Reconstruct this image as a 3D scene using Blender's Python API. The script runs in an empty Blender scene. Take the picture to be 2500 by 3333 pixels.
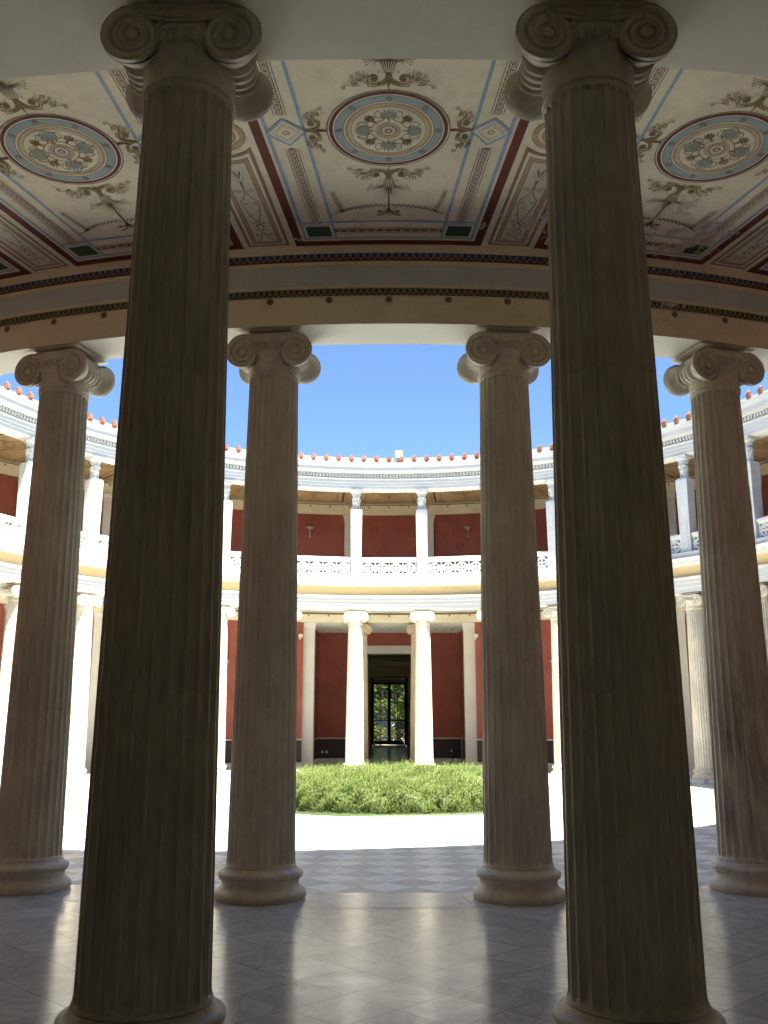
import bpy, math, random
from math import sin, cos, pi, radians, sqrt, atan2, exp
random.seed(7)
S = bpy.context.scene
C = S.collection
NB = 32
DA = 2*pi/NB
R0 = 12.55            # ring column radius

# ------------------------------------------------------------------ node helpers
def srgb(r, g, b):
    f = lambda c: (c/255/12.92) if c/255 <= .04045 else ((c/255+.055)/1.055)**2.4
    return (f(r), f(g), f(b), 1)

class N:
    def __init__(s, name):
        s.m = bpy.data.materials.new(name); s.m.use_nodes = True
        s.nt = s.m.node_tree; s.nt.nodes.clear()
        s.out = s.new('ShaderNodeOutputMaterial')
        s.b = s.new('ShaderNodeBsdfPrincipled')
        s.nt.links.new(s.b.outputs[0], s.out.inputs[0])
    def new(s, t, **kw):
        n = s.nt.nodes.new(t)
        for k, v in kw.items(): setattr(n, k, v)
        return n
    def put(s, sock, v):
        if v is None: return
        if hasattr(v, 'is_output'): s.nt.links.new(v, sock)
        else: sock.default_value = v
    def math(s, op, a, b=None, c=None, clamp=False):
        n = s.new('ShaderNodeMath', operation=op, use_clamp=clamp)
        s.put(n.inputs[0], a); s.put(n.inputs[1], b); s.put(n.inputs[2], c)
        return n.outputs[0]
    def mix(s, f, a, b, mode='MIX'):
        n = s.new('ShaderNodeMix', data_type='RGBA', blend_type=mode)
        s.put(n.inputs[0], f); s.put(n.inputs[6], a); s.put(n.inputs[7], b)
        return n.outputs[2]
    def pos(s):
        return s.new('ShaderNodeNewGeometry').outputs['Position']
    def sep(s, v):
        n = s.new('ShaderNodeSeparateXYZ'); s.put(n.inputs[0], v); return n.outputs
    def comb(s, x, y, z):
        n = s.new('ShaderNodeCombineXYZ')
        for i, v in enumerate((x, y, z)): s.put(n.inputs[i], v)
        return n.outputs[0]
    def scale(s, v, sc):
        n = s.new('ShaderNodeMapping'); s.put(n.inputs[0], v)
        n.inputs['Scale'].default_value = sc if isinstance(sc, (tuple, list)) else (sc,)*3
        return n.outputs[0]
    def noise(s, v, scale=5, detail=4, rough=.55, dist=0):
        n = s.new('ShaderNodeTexNoise'); s.put(n.inputs['Vector'], v)
        n.inputs['Scale'].default_value = scale; n.inputs['Detail'].default_value = detail
        n.inputs['Roughness'].default_value = rough; n.inputs['Distortion'].default_value = dist
        return n.outputs[0]
    def ramp(s, f, stops):
        n = s.new('ShaderNodeValToRGB'); s.put(n.inputs[0], f)
        e = n.color_ramp.elements
        while len(e) > 1: e.remove(e[-1])
        e[0].position = stops[0][0]; e[0].color = tuple(stops[0][1])[:3]+(1,)
        for p, c in stops[1:]:
            x = e.new(p); x.color = tuple(c)[:3]+(1,)
        return n.outputs[0]
    def maprange(s, v, a, b, c=0, d=1):
        n = s.new('ShaderNodeMapRange'); s.put(n.inputs[0], v)
        for i, x in enumerate((a, b, c, d)): n.inputs[i+1].default_value = x
        return n.outputs[0]
    def bump(s, h, strength=.3, dist=.01):
        n = s.new('ShaderNodeBump'); n.inputs['Strength'].default_value = strength
        n.inputs['Distance'].default_value = dist; s.put(n.inputs['Height'], h)
        s.nt.links.new(n.outputs[0], s.b.inputs['Normal'])
    def fin(s, col, rough=.6, spec=.4):
        s.put(s.b.inputs['Base Color'], col); s.put(s.b.inputs['Roughness'], rough)
        s.b.inputs['Specular IOR Level'].default_value = spec
        return s.m

def rgb(c, k=1.0): return (c[0]*k, c[1]*k, c[2]*k, 1)

def stone(name, base, var=.12, rough=.65, streak=None, vein=None, bump=.15, spec=.35, vscale=(1, 1, 1)):
    n = N(name); p = n.pos()
    a = n.noise(p, 1.3, 6, .6); b = n.noise(p, 14, 5, .6)
    t = n.math('ADD', n.math('MULTIPLY', a, .65), n.math('MULTIPLY', b, .35))
    col = n.ramp(t, [(.3, rgb(base, 1-var*1.6)), (.5, rgb(base)), (.7, rgb(base, 1+var))])
    if vein:
        pv = n.scale(p, vscale)
        d = n.noise(pv, 1.6, 7, .62, 1.4)
        v = n.math('ABSOLUTE', n.math('SUBTRACT', d, .5))
        f = n.maprange(v, .0, .05, vein[1], 0)
        col = n.mix(f, col, rgb(vein[0]))
    if streak:
        st = n.noise(n.scale(p, (5, 5, .7)), 1, 6, .62, .9)
        col = n.mix(n.maprange(st, .45, .72, 0, streak[1]), col, rgb(streak[0]))
    if name == 'column_marble':
        s3 = n.sep(p)
        dr = n.new('ShaderNodeTexWhiteNoise', noise_dimensions='3D')
        n.put(dr.inputs['Vector'], n.comb(n.math('FLOOR', n.math('DIVIDE', s3[0], 1.9)), n.math('FLOOR', n.math('DIVIDE', s3[1], 1.9)), n.math('FLOOR', n.math('DIVIDE', n.math('SUBTRACT', s3[2], .05), 1.7))))
        col = n.mix(n.math('MULTIPLY', dr.outputs['Value'], .5), col, n.mix(1, col, rgb((.78, .75, .70)), 'MULTIPLY'))
        # black diagonal veining low on the right-hand column
        dn = n.new('ShaderNodeVectorMath', operation='DISTANCE'); n.put(dn.inputs[0], n.comb(s3[0], s3[1], n.math('MULTIPLY', s3[2], .42)))
        dn.inputs[1].default_value = (3.45, -12.3, .55)
        mk = n.maprange(dn.outputs['Value'], .15, .62, 1, 0)
        dg = n.comb(n.math('MULTIPLY', s3[0], 7), n.math('MULTIPLY', s3[1], 7), n.math('ADD', n.math('MULTIPLY', s3[2], 1.0), n.math('MULTIPLY', s3[0], 4.5)))
        vn = n.noise(dg, 1.3, 7, .66, .8)
        col = n.mix(n.math('MULTIPLY', mk, n.maprange(vn, .46, .64, 0, .7)), col, rgb((.07, .07, .065)))
        gr = n.noise(n.scale(p, (1.2, 1.2, .5)), 1.4, 5, .6, .5)
        col = n.mix(n.maprange(gr, .42, .65, 0, .45), col, n.mix(1, col, rgb((.66, .66, .70)), 'MULTIPLY'))
    n.bump(n.noise(p, 60, 4, .6), bump, .004)
    return n.fin(col, rough, spec)

def peel(n, p, col):
    "flaking plaster round the two damp places over the right-hand column"
    plaster = rgb((.62, .56, .48))
    tot = None
    for cx, cy, rad in ((1.42, -13.35, .75), (3.2, -12.95, .9), (-.98, -13.0, .16), (2.9, -13.6, .35)):
        dn = n.new('ShaderNodeVectorMath', operation='DISTANCE')
        s = n.sep(p); n.put(dn.inputs[0], n.comb(s[0], s[1], 0)); dn.inputs[1].default_value = (cx, cy, 0)
        f = n.maprange(dn.outputs['Value'], 0, rad, .16, -.12)
        tot = f if tot is None else n.math('MAXIMUM', tot, f)
    ns = n.noise(p, 7.5, 7, .68, .3)
    m = n.maprange(n.math('ADD', ns, tot), .60, .615, 0, 1)
    return n.mix(m, col, plaster)

def paint(name, base, var=.08, rough=.75, dirt=.25, pl=True, dirtcol=(.30, .25, .17)):
    n = N(name); p = n.pos()
    a = n.noise(p, 2.2, 7, .62); b = n.noise(p, 22, 4, .6)
    col = n.ramp(n.math('ADD', n.math('MULTIPLY', a, .6), n.math('MULTIPLY', b, .4)),
                 [(.32, rgb(base, 1-var*1.5)), (.5, rgb(base)), (.68, rgb(base, 1+var))])
    g = n.noise(p, 1.1, 8, .68, .6)
    col = n.mix(n.maprange(g, .50, .75, 0, dirt), col, n.mix(1.0, col, rgb(dirtcol, 2.2), 'MULTIPLY'))
    if pl: col = peel(n, p, col)
    n.bump(n.noise(p, 40, 4, .6), .12, .004)
    return n.fin(col, rough, .25)

M = {}
M['marble'] = stone('column_marble', (.72, .67, .54), .12, .45, streak=((.48, .40, .28), .40), vein=((.42, .40, .36), .3), vscale=(2.2, 2.2, .5), spec=.4)
M['white_marble'] = stone('white_marble', (.66, .66, .63), .07, .5, vein=((.46, .46, .46), .4), vscale=(1.6, 1.6, .7))
M['cream_marble'] = stone('cream_marble', (.58, .47, .33), .12, .5, streak=((.4, .29, .19), .45))
M['white_plaster'] = stone('white_stucco', (.52, .53, .52), .05, .7, streak=((.55, .53, .48), .25))
M['soffit'] = stone('grey_soffit_plaster', (.80, .80, .68), .06, .85, bump=.1)
M['bright_soffit'] = stone('pale_soffit_plaster', (.80, .79, .70), .05, .8)
M['ochre'] = stone('ochre_stucco', (.68, .50, .24), .08, .8, streak=((.62, .5, .32), .4))
M['red'] = stone('red_wall_paint', (.30, .080, .055), .22, .7, streak=((.37, .13, .095), .35), bump=.15)
M['dado'] = stone('brown_dado_paint', (.060, .042, .036), .10, .7, bump=.1)
M['pil'] = stone('pilaster_plaster', (.66, .63, .56), .05, .75)
M['cream'] = paint('cream_ceiling_paint', (.86, .81, .63), .09, dirt=.5)
M['frieze'] = paint('frieze_cream_paint', (.76, .68, .49), .07, dirt=.5)
M['tint'] = paint('pale_panel_paint', (.74, .72, .58), .06, dirt=.3)
M['dred'] = paint('dark_red_paint', (.17, .050, .040), .12)
M['blue'] = paint('sky_blue_paint', (.34, .47, .64), .12)
M['mblue'] = paint('medallion_blue_paint', (.38, .49, .51), .10)
M['tan'] = paint('tan_paint', (.54, .39, .22), .12)
M['brown'] = paint('brown_paint', (.34, .235, .13), .12)
M['dark'] = paint('dark_line_paint', (.085, .065, .05), .10)
M['olive'] = paint('olive_scroll_paint', (.27, .205, .09), .25)
M['sepia'] = paint('sepia_scroll_paint', (.15, .115, .07), .2)
M['green'] = paint('green_square_paint', (.06, .12, .055), .2)
M['pgrey'] = paint('palmette_paint', (.33, .37, .33), .15)
M['white'] = paint('off_white_paint', (.82, .80, .70), .05)
M['bluegrey'] = paint('grey_blue_band_paint', (.56, .60, .60), .08)
M['eblue'] = paint('egg_blue_paint', (.030, .075, .34), .2)
M['egreen'] = paint('egg_green_paint', (.045, .095, .040), .2)
M['rust'] = paint('rust_line_paint', (.22, .07, .03), .15)
M['terra'] = stone('terracotta', (.25, .11, .07), .4, .7)
M['wplastic'] = stone('white_enamel', (.72, .70, .62), .03, .4)
M['fixture'] = stone('lamp_plaster', (.42, .36, .30), .06, .6)
M['near_wall'] = stone('olive_cream_plaster', (.33, .27, .175), .08, .8)
M['hall'] = stone('hall_plaster', (.55, .54, .38), .10, .8)
M['iron'] = stone('dark_iron', (.02, .022, .02), .1, .45)
M['cable'] = stone('black_rubber', (.02, .02, .02), .1, .6)
M['black'] = stone('black_fabric', (.02, .02, .022), .1, .7)
M['board'] = stone('grey_board', (.25, .24, .22), .1, .7)
M['soil'] = stone('soil', (.09, .07, .045), .2, .9)
M['sand'] = stone('garden_sand', (.55, .42, .30), .12, .9)
M['bark'] = stone('bark', (.10, .075, .05), .2, .9)
M['tarp'] = stone('blue_canvas', (.22, .36, .48), .1, .7)
M['roof'] = stone('roof_render', (.60, .59, .55), .06, .8)

def leafmat(name, c1, c2, trans=.25):
    n = N(name); p = n.pos()
    col = n.mix(n.maprange(n.noise(p, 9, 4, .7), .35, .65), rgb(c1), rgb(c2))
    n.fin(col, .55, .3)
    t = n.new('ShaderNodeBsdfTranslucent'); n.put(t.inputs[0], col)
    m = n.new('ShaderNodeMixShader'); m.inputs[0].default_value = trans
    n.nt.links.new(n.b.outputs[0], m.inputs[1]); n.nt.links.new(t.outputs[0], m.inputs[2])
    n.nt.links.new(m.outputs[0], n.out.inputs[0])
    return n.m
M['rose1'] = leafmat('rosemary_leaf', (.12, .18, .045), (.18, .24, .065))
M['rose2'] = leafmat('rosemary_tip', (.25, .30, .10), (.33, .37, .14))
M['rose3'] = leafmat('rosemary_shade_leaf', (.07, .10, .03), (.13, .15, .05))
M['leaf'] = leafmat('tree_leaf', (.035, .065, .014), (.08, .125, .03), .3)
M['leaf2'] = leafmat('tree_leaf_light', (.07, .10, .022), (.13, .165, .04), .3)
M['grass'] = leafmat('lawn_grass', (.04, .06, .02), (.06, .085, .025), .05)

def glassmat():
    n = N('window_glass')
    t = n.new('ShaderNodeBsdfTransparent'); g = n.new('ShaderNodeBsdfGlossy'); g.inputs['Roughness'].default_value = .02
    m = n.new('ShaderNodeMixShader'); m.inputs[0].default_value = .07
    n.nt.links.new(t.outputs[0], m.inputs[1]); n.nt.links.new(g.outputs[0], m.inputs[2])
    n.nt.links.new(m.outputs[0], n.out.inputs[0]); return n.m
M['glass'] = glassmat()

def tilemat(name, d, ox, oy, c1, c2, rough, jw, check, veinc, rv=.06, spec=.5, border=None):
    n = N(name); p = n.pos(); s = n.sep(p); k = 1/(d/sqrt(2))/sqrt(2)
    X = n.math('SUBTRACT', s[0], ox); Y = n.math('SUBTRACT', s[1], oy)
    u = n.math('MULTIPLY', n.math('ADD', X, Y), k); v = n.math('MULTIPLY', n.math('SUBTRACT', X, Y), k)
    fu = n.math('FLOOR', u); fv = n.math('FLOOR', v)
    wn = n.new('ShaderNodeTexWhiteNoise', noise_dimensions='3D'); n.put(wn.inputs['Vector'], n.comb(fu, fv, 3.0))
    rnd = wn.outputs['Value']
    par = n.math('MODULO', n.math('ADD', n.math('ADD', fu, fv), 1000), 2)
    off = n.new('ShaderNodeVectorMath', operation='MULTIPLY_ADD')
    n.put(off.inputs[0], wn.outputs['Color']); off.inputs[1].default_value = (13, 9, 7); n.put(off.inputs[2], p)
    vp = n.scale(off.outputs[0], (1.0, 3.2, 1))
    vp2 = n.scale(off.outputs[0], (2.8, .9, 1))
    selv = n.new('ShaderNodeMix', data_type='VECTOR'); n.put(selv.inputs[0], n.math('GREATER_THAN', rnd, .5))
    n.put(selv.inputs[4], vp); n.put(selv.inputs[5], vp2)
    vv = selv.outputs[1]
    nz = n.noise(vv, 2.2, 8, .62, 1.1); nz2 = n.noise(vv, 5.5, 6, .6, .6)
    va = n.maprange(n.math('ABSOLUTE', n.math('SUBTRACT', nz, .5)), 0, .07, 1, 0)
    if check:
        base = n.mix(par, rgb(c1), rgb(c2))
    else:
        base = n.mix(rnd, rgb(c1), rgb(c2))
    base = n.mix(n.math('MULTIPLY', n.math('SUBTRACT', nz2, .3, clamp=True), .5), base, rgb(veinc))
    base = n.mix(n.math('MULTIPLY', va, .45), base, rgb(veinc))
    base = n.mix(n.math('MULTIPLY', rnd, .22), base, n.mix(1, base, rgb((.75, .76, .78)), 'MULTIPLY'))
    def edge(q):
        f = n.math('FRACT', q); return n.math('MINIMUM', f, n.math('SUBTRACT', 1.0, f))
    e = n.math('MINIMUM', edge(u), edge(v))
    jm = n.maprange(e, jw*.6, jw, 1, 0)
    wob = n.maprange(n.noise(p, 2.0, 2), .35, .6, .35, 1)
    base = n.mix(n.math('MULTIPLY', jm, wob), base, rgb((.16, .15, .13)))
    rr = n.maprange(n.noise(p, 5, 6, .7), .3, .7, rough-rv, rough+rv)
    rr = n.math('ADD', rr, n.math('MULTIPLY', n.math('SUBTRACT', rnd, .5), rv*.5))
    hb = n.math('ADD', n.math('MULTIPLY', n.noise(p, 9, 3, .5), .5), n.math('MULTIPLY', jm, -.6))
    hb = n.math('ADD', hb, n.math('MULTIPLY', rnd, .25))
    n.bump(hb, .12, .004)
    return n.fin(base, rr, spec)
M['floor'] = tilemat('portico_marble_floor', .63, .045, -14.855, (.78, .81, .79), (.62, .645, .63), .18, .010, False, (.36, .38, .38))
M['court'] = tilemat('courtyard_marble_paving', .61, -.335, -9.855, (.82, .81, .76), (.42, .44, .43), .38, .008, True, (.40, .41, .42), .10, .4)
M['stylo'] = stone('stylobate_marble', (.60, .61, .60), .12, .22, vein=((.30, .31, .32), .5), spec=.5, bump=.05)
M['joint'] = stone('lime_joint', (.70, .69, .66), .06, .7)
M['ground'] = stone('ground_earth', (.22, .19, .13), .15, .9)

# ------------------------------------------------------------------ mesh builder
class MB:
    def __init__(s): s.v = []; s.f = []; s.mi = []; s.ms = []; s.sm = []
    def mid(s, m):
        if m not in s.ms: s.ms.append(m)
        return s.ms.index(m)
    def add(s, vs, fs, m, smooth=False):
        o = len(s.v); s.v += [tuple(v) for v in vs]; k = s.mid(m)
        for f in fs:
            s.f.append(tuple(i+o for i in f)); s.mi.append(k); s.sm.append(smooth)
    def box(s, cx, cy, cz, sx, sy, sz, m, rz=0, top=None):
        hx, hy, hz = sx/2, sy/2, sz/2; t = top or (1, 1)
        vs = []
        for z, kx, ky in ((-hz, 1, 1), (hz, t[0], t[1])):
            for x, y in ((-hx, -hy), (hx, -hy), (hx, hy), (-hx, hy)):
                X, Y = x*kx, y*ky
                vs.append((cx+X*cos(rz)-Y*sin(rz), cy+X*sin(rz)+Y*cos(rz), cz+z))
        s.add(vs, [(0, 3, 2, 1), (4, 5, 6, 7), (0, 1, 5, 4), (1, 2, 6, 5), (2, 3, 7, 6), (3, 0, 4, 7)], m)
    def lathe(s, prof, m, seg=64, a0=0, a1=2*pi, cx=0, cy=0, closed=False, smooth=True, axis='z', org=(0, 0, 0), caps=False):
        "profile list of (r,z); phi measured from +y clockwise"
        full = abs(a1-a0-2*pi) < 1e-6
        n = seg if full else seg+1; P = len(prof); vs = []
        for i in range(n):
            a = a0+(a1-a0)*i/seg
            for r, z in prof:
                if axis == 'z': vs.append((cx+r*sin(a), cy+r*cos(a), z))
                else: vs.append((org[0]+r*cos(a), org[1]+z, org[2]+r*sin(a)))
        fs = []
        pj = P if closed else P-1
        for i in range(seg):
            i2 = (i+1) % n
            for j in range(pj):
                j2 = (j+1) % P
                fs.append((i*P+j, i*P+j2, i2*P+j2, i2*P+j))
        if closed and not full:
            fs.append(tuple(range(P))[::-1]); fs.append(tuple((n-1)*P+j for j in range(P)))
        s.add(vs, fs, m, smooth)
    def tube(s, pts, rad, m, k=6, smooth=True, closed=False):
        "pts 3d list; rad float or list"
        import mathutils
        V = mathutils.Vector; P = [V(p) for p in pts]; n = len(P); vs = []
        up = V((0, 0, 1))
        for i, p in enumerate(P):
            t = (P[min(i+1, n-1)]-P[max(i-1, 0)])
            if t.length < 1e-9: t = V((0, 0, 1))
            t.normalize()
            u = up if abs(t.z) < .9 else V((1, 0, 0))
            a = t.cross(u).normalized(); b = t.cross(a).normalized()
            r = rad[i] if isinstance(rad, (list, tuple)) else rad
            for j in range(k):
                q = 2*pi*j/k; w = p+a*(r*cos(q))+b*(r*sin(q)); vs.append(tuple(w))
        fs = [(i*k+j, i*k+(j+1) % k, (i+1)*k+(j+1) % k, (i+1)*k+j) for i in range(n-1) for j in range(k)]
        fs.append(tuple(range(k))); fs.append(tuple((n-1)*k+j for j in range(k))[::-1])
        s.add(vs, fs, m, smooth)
    def ell(s, c, r, m, nu=10, nv=7, smooth=True):
        vs = []; fs = []
        for i in range(nv+1):
            t = pi*i/nv
            for j in range(nu):
                a = 2*pi*j/nu
                vs.append((c[0]+r[0]*sin(t)*cos(a), c[1]+r[1]*sin(t)*sin(a), c[2]+r[2]*cos(t)))
        for i in range(nv):
            for j in range(nu):
                fs.append((i*nu+j, (i+1)*nu+j, (i+1)*nu+(j+1) % nu, i*nu+(j+1) % nu))
        s.add(vs, fs, m, smooth)
    def build(s, name, parent=None, fix=True, bevel=0):
        me = bpy.data.meshes.new(name)
        me.from_pydata(s.v, [], s.f)
        for m in s.ms: me.materials.append(M[m])
        me.polygons.foreach_set('material_index', s.mi)
        me.polygons.foreach_set('use_smooth', s.sm)
        me.update()
        if fix:
            import bmesh
            bm = bmesh.new(); bm.from_mesh(me)
            bmesh.ops.remove_doubles(bm, verts=bm.verts, dist=1e-5)
            bmesh.ops.recalc_face_normals(bm, faces=bm.faces)
            for e in bm.edges:
                if len(e.link_faces) == 2 and e.calc_face_angle(0) > radians(38): e.smooth = False
            bm.to_mesh(me); bm.free()
        o = bpy.data.objects.new(name, me); C.objects.link(o)
        if parent: o.parent = parent
        if bevel:
            b = o.modifiers.new('b', 'BEVEL'); b.width = bevel; b.segments = 2; b.limit_method = 'ANGLE'
        return o

def thing(name, label, cat, loc=(0, 0, 0), rz=0, group=None):
    o = bpy.data.objects.new(name, None); C.objects.link(o)
    o.location = loc; o.rotation_euler = (0, 0, rz); o['label'] = label; o['category'] = cat; o['kind'] = 'thing'
    if group: o['group'] = group
    o.empty_display_size = .2
    return o
def tag(o, label, cat, group=None, kind=None):
    if label: o['label'] = label
    if cat: o['category'] = cat
    if group: o['group'] = group
    o['kind'] = kind or 'thing'
    return o
def dup(root, loc, rz, label, group=None):
    def cp(o, par):
        c = o.copy(); C.objects.link(c); c.parent = par
        for ch in [x for x in o.children]: cp(ch, c)
        return c
    kids = list(root.children)
    r = root.copy(); C.objects.link(r); r.location = loc; r.rotation_euler = (0, 0, rz)
    r['label'] = label
    if group: r['group'] = group
    for k in kids: cp(k, r)
    return r
ORD = ['first', 'second', 'third', 'fourth', 'fifth', 'sixth', 'seventh', 'eighth', 'ninth', 'tenth', 'eleventh', 'twelfth',
       'thirteenth', 'fourteenth', 'fifteenth', 'sixteenth', 'seventeenth', 'eighteenth', 'nineteenth', 'twentieth']
ORD += ['twenty-'+o for o in ORD[:9]] + ['thirtieth'] + ['thirty-'+o for o in ORD[:9]] + ['fortieth']

# ------------------------------------------------------------------ column
def column_meshes(mat, parent, dz=0.0, ex=.2725):
    # base: attic base with two rings and a hollow between
    b = MB()
    prof = [(0, .0), (.425, .0), (.432, .012), (.438, .035), (.436, .06), (.428, .078), (.410, .088), (.402, .095),
            (.392, .10), (.376, .115), (.367, .135), (.366, .155), (.372, .172), (.385, .184), (.398, .188), (.400, .194),
            (.390, .199), (.388, .202), (.398, .208), (.404, .222), (.402, .238), (.392, .250), (.378, .255),
            (.366, .258), (.362, .262), (.355, .268), (.345, .280), (.338, .290), (0, .290)]
    b.lathe(prof, mat, 72)
    b.build('base', parent)
    # shaft with 24 flutes
    sh = MB(); NF = 24; US = [-.5, -.412, -.398, -.36, -.27, -.14, 0, .14, .27, .36, .398, .412]; SP = len(US); n = NF*SP
    zb, zt = .295, 5.205
    fb, ft = .315, 5.165
    joints = (1.75, 3.45)
    zs = [zb, zb+.006, fb]
    w0 = .034
    zs += [fb+w0*q for q in (.12, .3, .55, .8, 1.02)]
    m = 26
    for i in range(1, m): zs.append(fb+.05+(ft-fb-.10)*i/m)
    zs += [ft-w0*q for q in (1.02, .8, .55, .3, .12)] + [ft, 5.180, 5.190, 5.200, 5.205]
    for j in joints: zs += [j-.004, j, j+.004]
    zs = sorted(zs)
    def rad(z):
        t = (z-zb)/(zt-zb)
        r = .326-.068*(t**1.25)
        if z < .37: r += .014*((.37-z)/.075)**2
        if z > 5.10: r += .010*((z-5.10)/.105)**2
        if z >= 5.18: r = .272 if z < 5.2 else .264
        return r
    vs = []
    for z in zs:
        r = rad(z)
        for i in range(n):
            u = US[i % SP]                 # 0 = flute centre
            arc = 2*pi*r/NF
            w = arc*.405
            x = u*arc
            sdist = min(z-fb, ft-z)
            d = 0
            if sdist > 0 and abs(x) < w:
                q = w*w-x*x
                if sdist < w: q -= (w-sdist)**2
                if q > 0: d = sqrt(q)*.95
            if z in joints and d == 0: d = .0025
            elif z in joints: d += .002
            a = 2*pi*(i//SP+u)/NF
            vs.append(((r-d)*sin(a), (r-d)*cos(a), z))
    fs = []
    for k in range(len(zs)-1):
        for i in range(n):
            fs.append((k*n+i, k*n+(i+1) % n, (k+1)*n+(i+1) % n, (k+1)*n+i))
    sh.add(vs, fs, mat, True)
    sh.build('shaft', parent)
    # capital
    c = MB()
    c.lathe([(.264, 5.205), (.270, 5.207), (.277, 5.214), (.278, 5.224), (.272, 5.232), (.266, 5.236), (.267, 5.26)]+
            [(a_, b_+dz) for a_, b_ in ((.272, 5.30), (.281, 5.34),
             (.292, 5.358), (.296, 5.364), (.290, 5.37), (.30, 5.385), (.318, 5.41), (.325, 5.44), (.315, 5.47), (.29, 5.49), (.29, 5.6), (0, 5.6))], mat, 64)
    ez = 5.416+dz; F = .30
    rat = .66
    def sr(t): return .205*rat**t          # t in turns
    for sx in (-1, 1):
        # bolster between the two faces
        c.lathe([(.176, -F+.048), (.175, -F+.058), (.166, -F+.080), (.150, -F+.105), (.130, -F+.132), (.115, -.145), (.110, -.125), (.117, -.118), (.120, -.108), (.112, -.098),
                 (.106, -.092), (.102, -.085), (.111, -.072), (.114, -.060), (.111, -.048), (.102, -.036),
                 (.102, -.030), (.110, -.018), (.114, 0), (.110, .018), (.102, .030), (.102, .036), (.111, .048), (.114, .060), (.111, .072), (.102, .085),
                 (.106, .092), (.112, .098), (.120, .108), (.117, .118), (.110, .125), (.115, .145), (.130, F-.132), (.150, F-.105), (.166, F-.080), (.175, F-.058), (.176, F-.048)],
                mat, 32, axis='y', org=(sx*(ex+.004), 0, ez+.006))
        for sy in (-1, 1):
            # volute face: the coil swells between deep spiral grooves
            NS = 72; NR = 30; lr = math.log(1/rat)
            y0 = sy*F; y1 = sy*(F-.055); rows = []
            def rout(t): return .205*rat**t if t < .80 else .205*rat**.80*(1-(t-.80)*.35)
            for kk, yo in ((.955, y1), (1.0, y1+sy*.010), (1.0, y0-sy*.012)):
                rows.append([(rout(i/NS)*kk, yo) for i in range(NS)])
            for j in range(NR):
                kk = .985*(1-j/NR)**1.12
                row = []
                for i in range(NS):
                    t = i/NS; rr = rout(t)*kk
                    if rr < .040: rr = max(rr, .001); row.append((rr, y0-sy*.012)); continue
                    n_ = math.log(.205/rr)/lr-t
                    f = n_-math.floor(n_)
                    hgt = sqrt(max(0, 1-(2*f-1)**2))
                    row.append((rr, y0-sy*(.030-.030*hgt)))
                rows.append(row)
            vs = []
            for row in rows:
                for i, (rr, yy) in enumerate(row):
                    a = pi/2-2*pi*(i/NS)*sx
                    vs.append((sx*ex+rr*cos(a), yy, ez+rr*sin(a)))
            fs = [(j*NS+i, j*NS+(i+1) % NS, (j+1)*NS+(i+1) % NS, (j+1)*NS+i) for j in range(len(rows)-1) for i in range(NS)]
            fs.append(tuple((len(rows)-1)*NS+i for i in range(NS)))
            c.add(vs, fs, mat, True)
            # eye
            c.lathe([(.0, sy*(F+.006)), (.018, sy*(F+.004)), (.033, sy*(F-.002)), (.038, sy*(F-.012)), (.038, sy*(F-.02))], mat, 20, axis='y', org=(sx*ex, 0, ez))
    # band between the volutes with its sagging lower edge
    for sy in (-1, 1):
        NX = 24; vs = []; top = ez+.205
        yf = sy*(F-.018); yb = sy*(F-.055)
        def sag(x): return ez+.088+.046*(abs(x)/.2725)**2
        for y in (yf, yb):
            for i in range(NX+1):
                x = -ex+2*ex*i/NX
                vs.append((x, y, sag(x))); vs.append((x, y, top-.004))
        K = (NX+1)*2; fs = []
        for i in range(NX):
            a = 2*i
            fs += [(a, a+1, a+3, a+2), (K+a, K+a+2, K+a+3, K+a+1), (a, a+2, K+a+2, K+a), (a+1, K+a+1, K+a+3, a+3)]
        c.add(vs, fs, mat, False)
        for dz, r in ((0, .012), (.026, .006)):
            c.tube([(-ex+2*ex*i/NX, sy*(F-.010), sag(-ex+2*ex*i/NX)+dz) for i in range(NX+1)], r, mat, 6)
        c.tube([(-ex+.0+2*ex*i/NX, sy*(F-.012), top-.012) for i in range(NX+1)], .009, mat, 6)
        # eggs in their shells, darts and corner palmettes
        for k in range(-2, 3):
            a = k*radians(15.5)
            x, y = .318*sin(a), sy*.318*cos(a)
            if abs(k) < 2: c.ell((x, y*.985, 5.435+dz), (.024, .024, .046), mat, 10, 8)
            pts = []
            for i in range(13):
                q = pi*i/12
                aa = a+.036*cos(q)/.3*1.0*(1 if abs(k) < 2 else .7)
                pts.append((.335*sin(aa), sy*.335*cos(aa), 5.455+dz-.062*sin(q)))
            c.tube(pts, .0055, mat, 5)
        for k in (-1.5, -.5, .5, 1.5):
            a = k*radians(15.5)
            c.tube([(.33*sin(a), sy*.33*cos(a), 5.47+dz), (.327*sin(a), sy*.327*cos(a), 5.385+dz)], [.007, .003], mat, 5)
        for s2 in (-1, 1):
            for j, an in enumerate((-.3, .15, .6)):
                x0 = s2*.150; z0 = ez+.055
                x1 = x0-s2*.055*cos(an); z1 = z0-.07*sin(an)-.01
                c.tube([(x0, sy*(F-.012), z0), ((x0+x1)/2, sy*(F+.000), (z0+z1)/2+.008), (x1, sy*(F-.012), z1)], [.009, .008, .003], mat, 5)
    # core and bolster top
    c.box(0, 0, 5.545+dz*.5, .50, .50, .13+dz*.9, mat)
    cap = c.build('capital', parent)
    ab = MB()
    prof = [(0, .318), (.012, .330), (.03, .336), (.05, .350), (.058, .352), (.072, .352)]
    vs = []; z0 = 5.626+dz
    if dz: prof = [(q*.11, h) for q, h in prof]
    for dz, h in prof:
        for x, y in ((-1, -1), (1, -1), (1, 1), (-1, 1)): vs.append((x*h, y*(h-.045), z0+dz))
    fs = [(0, 1, 2, 3)]
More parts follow.
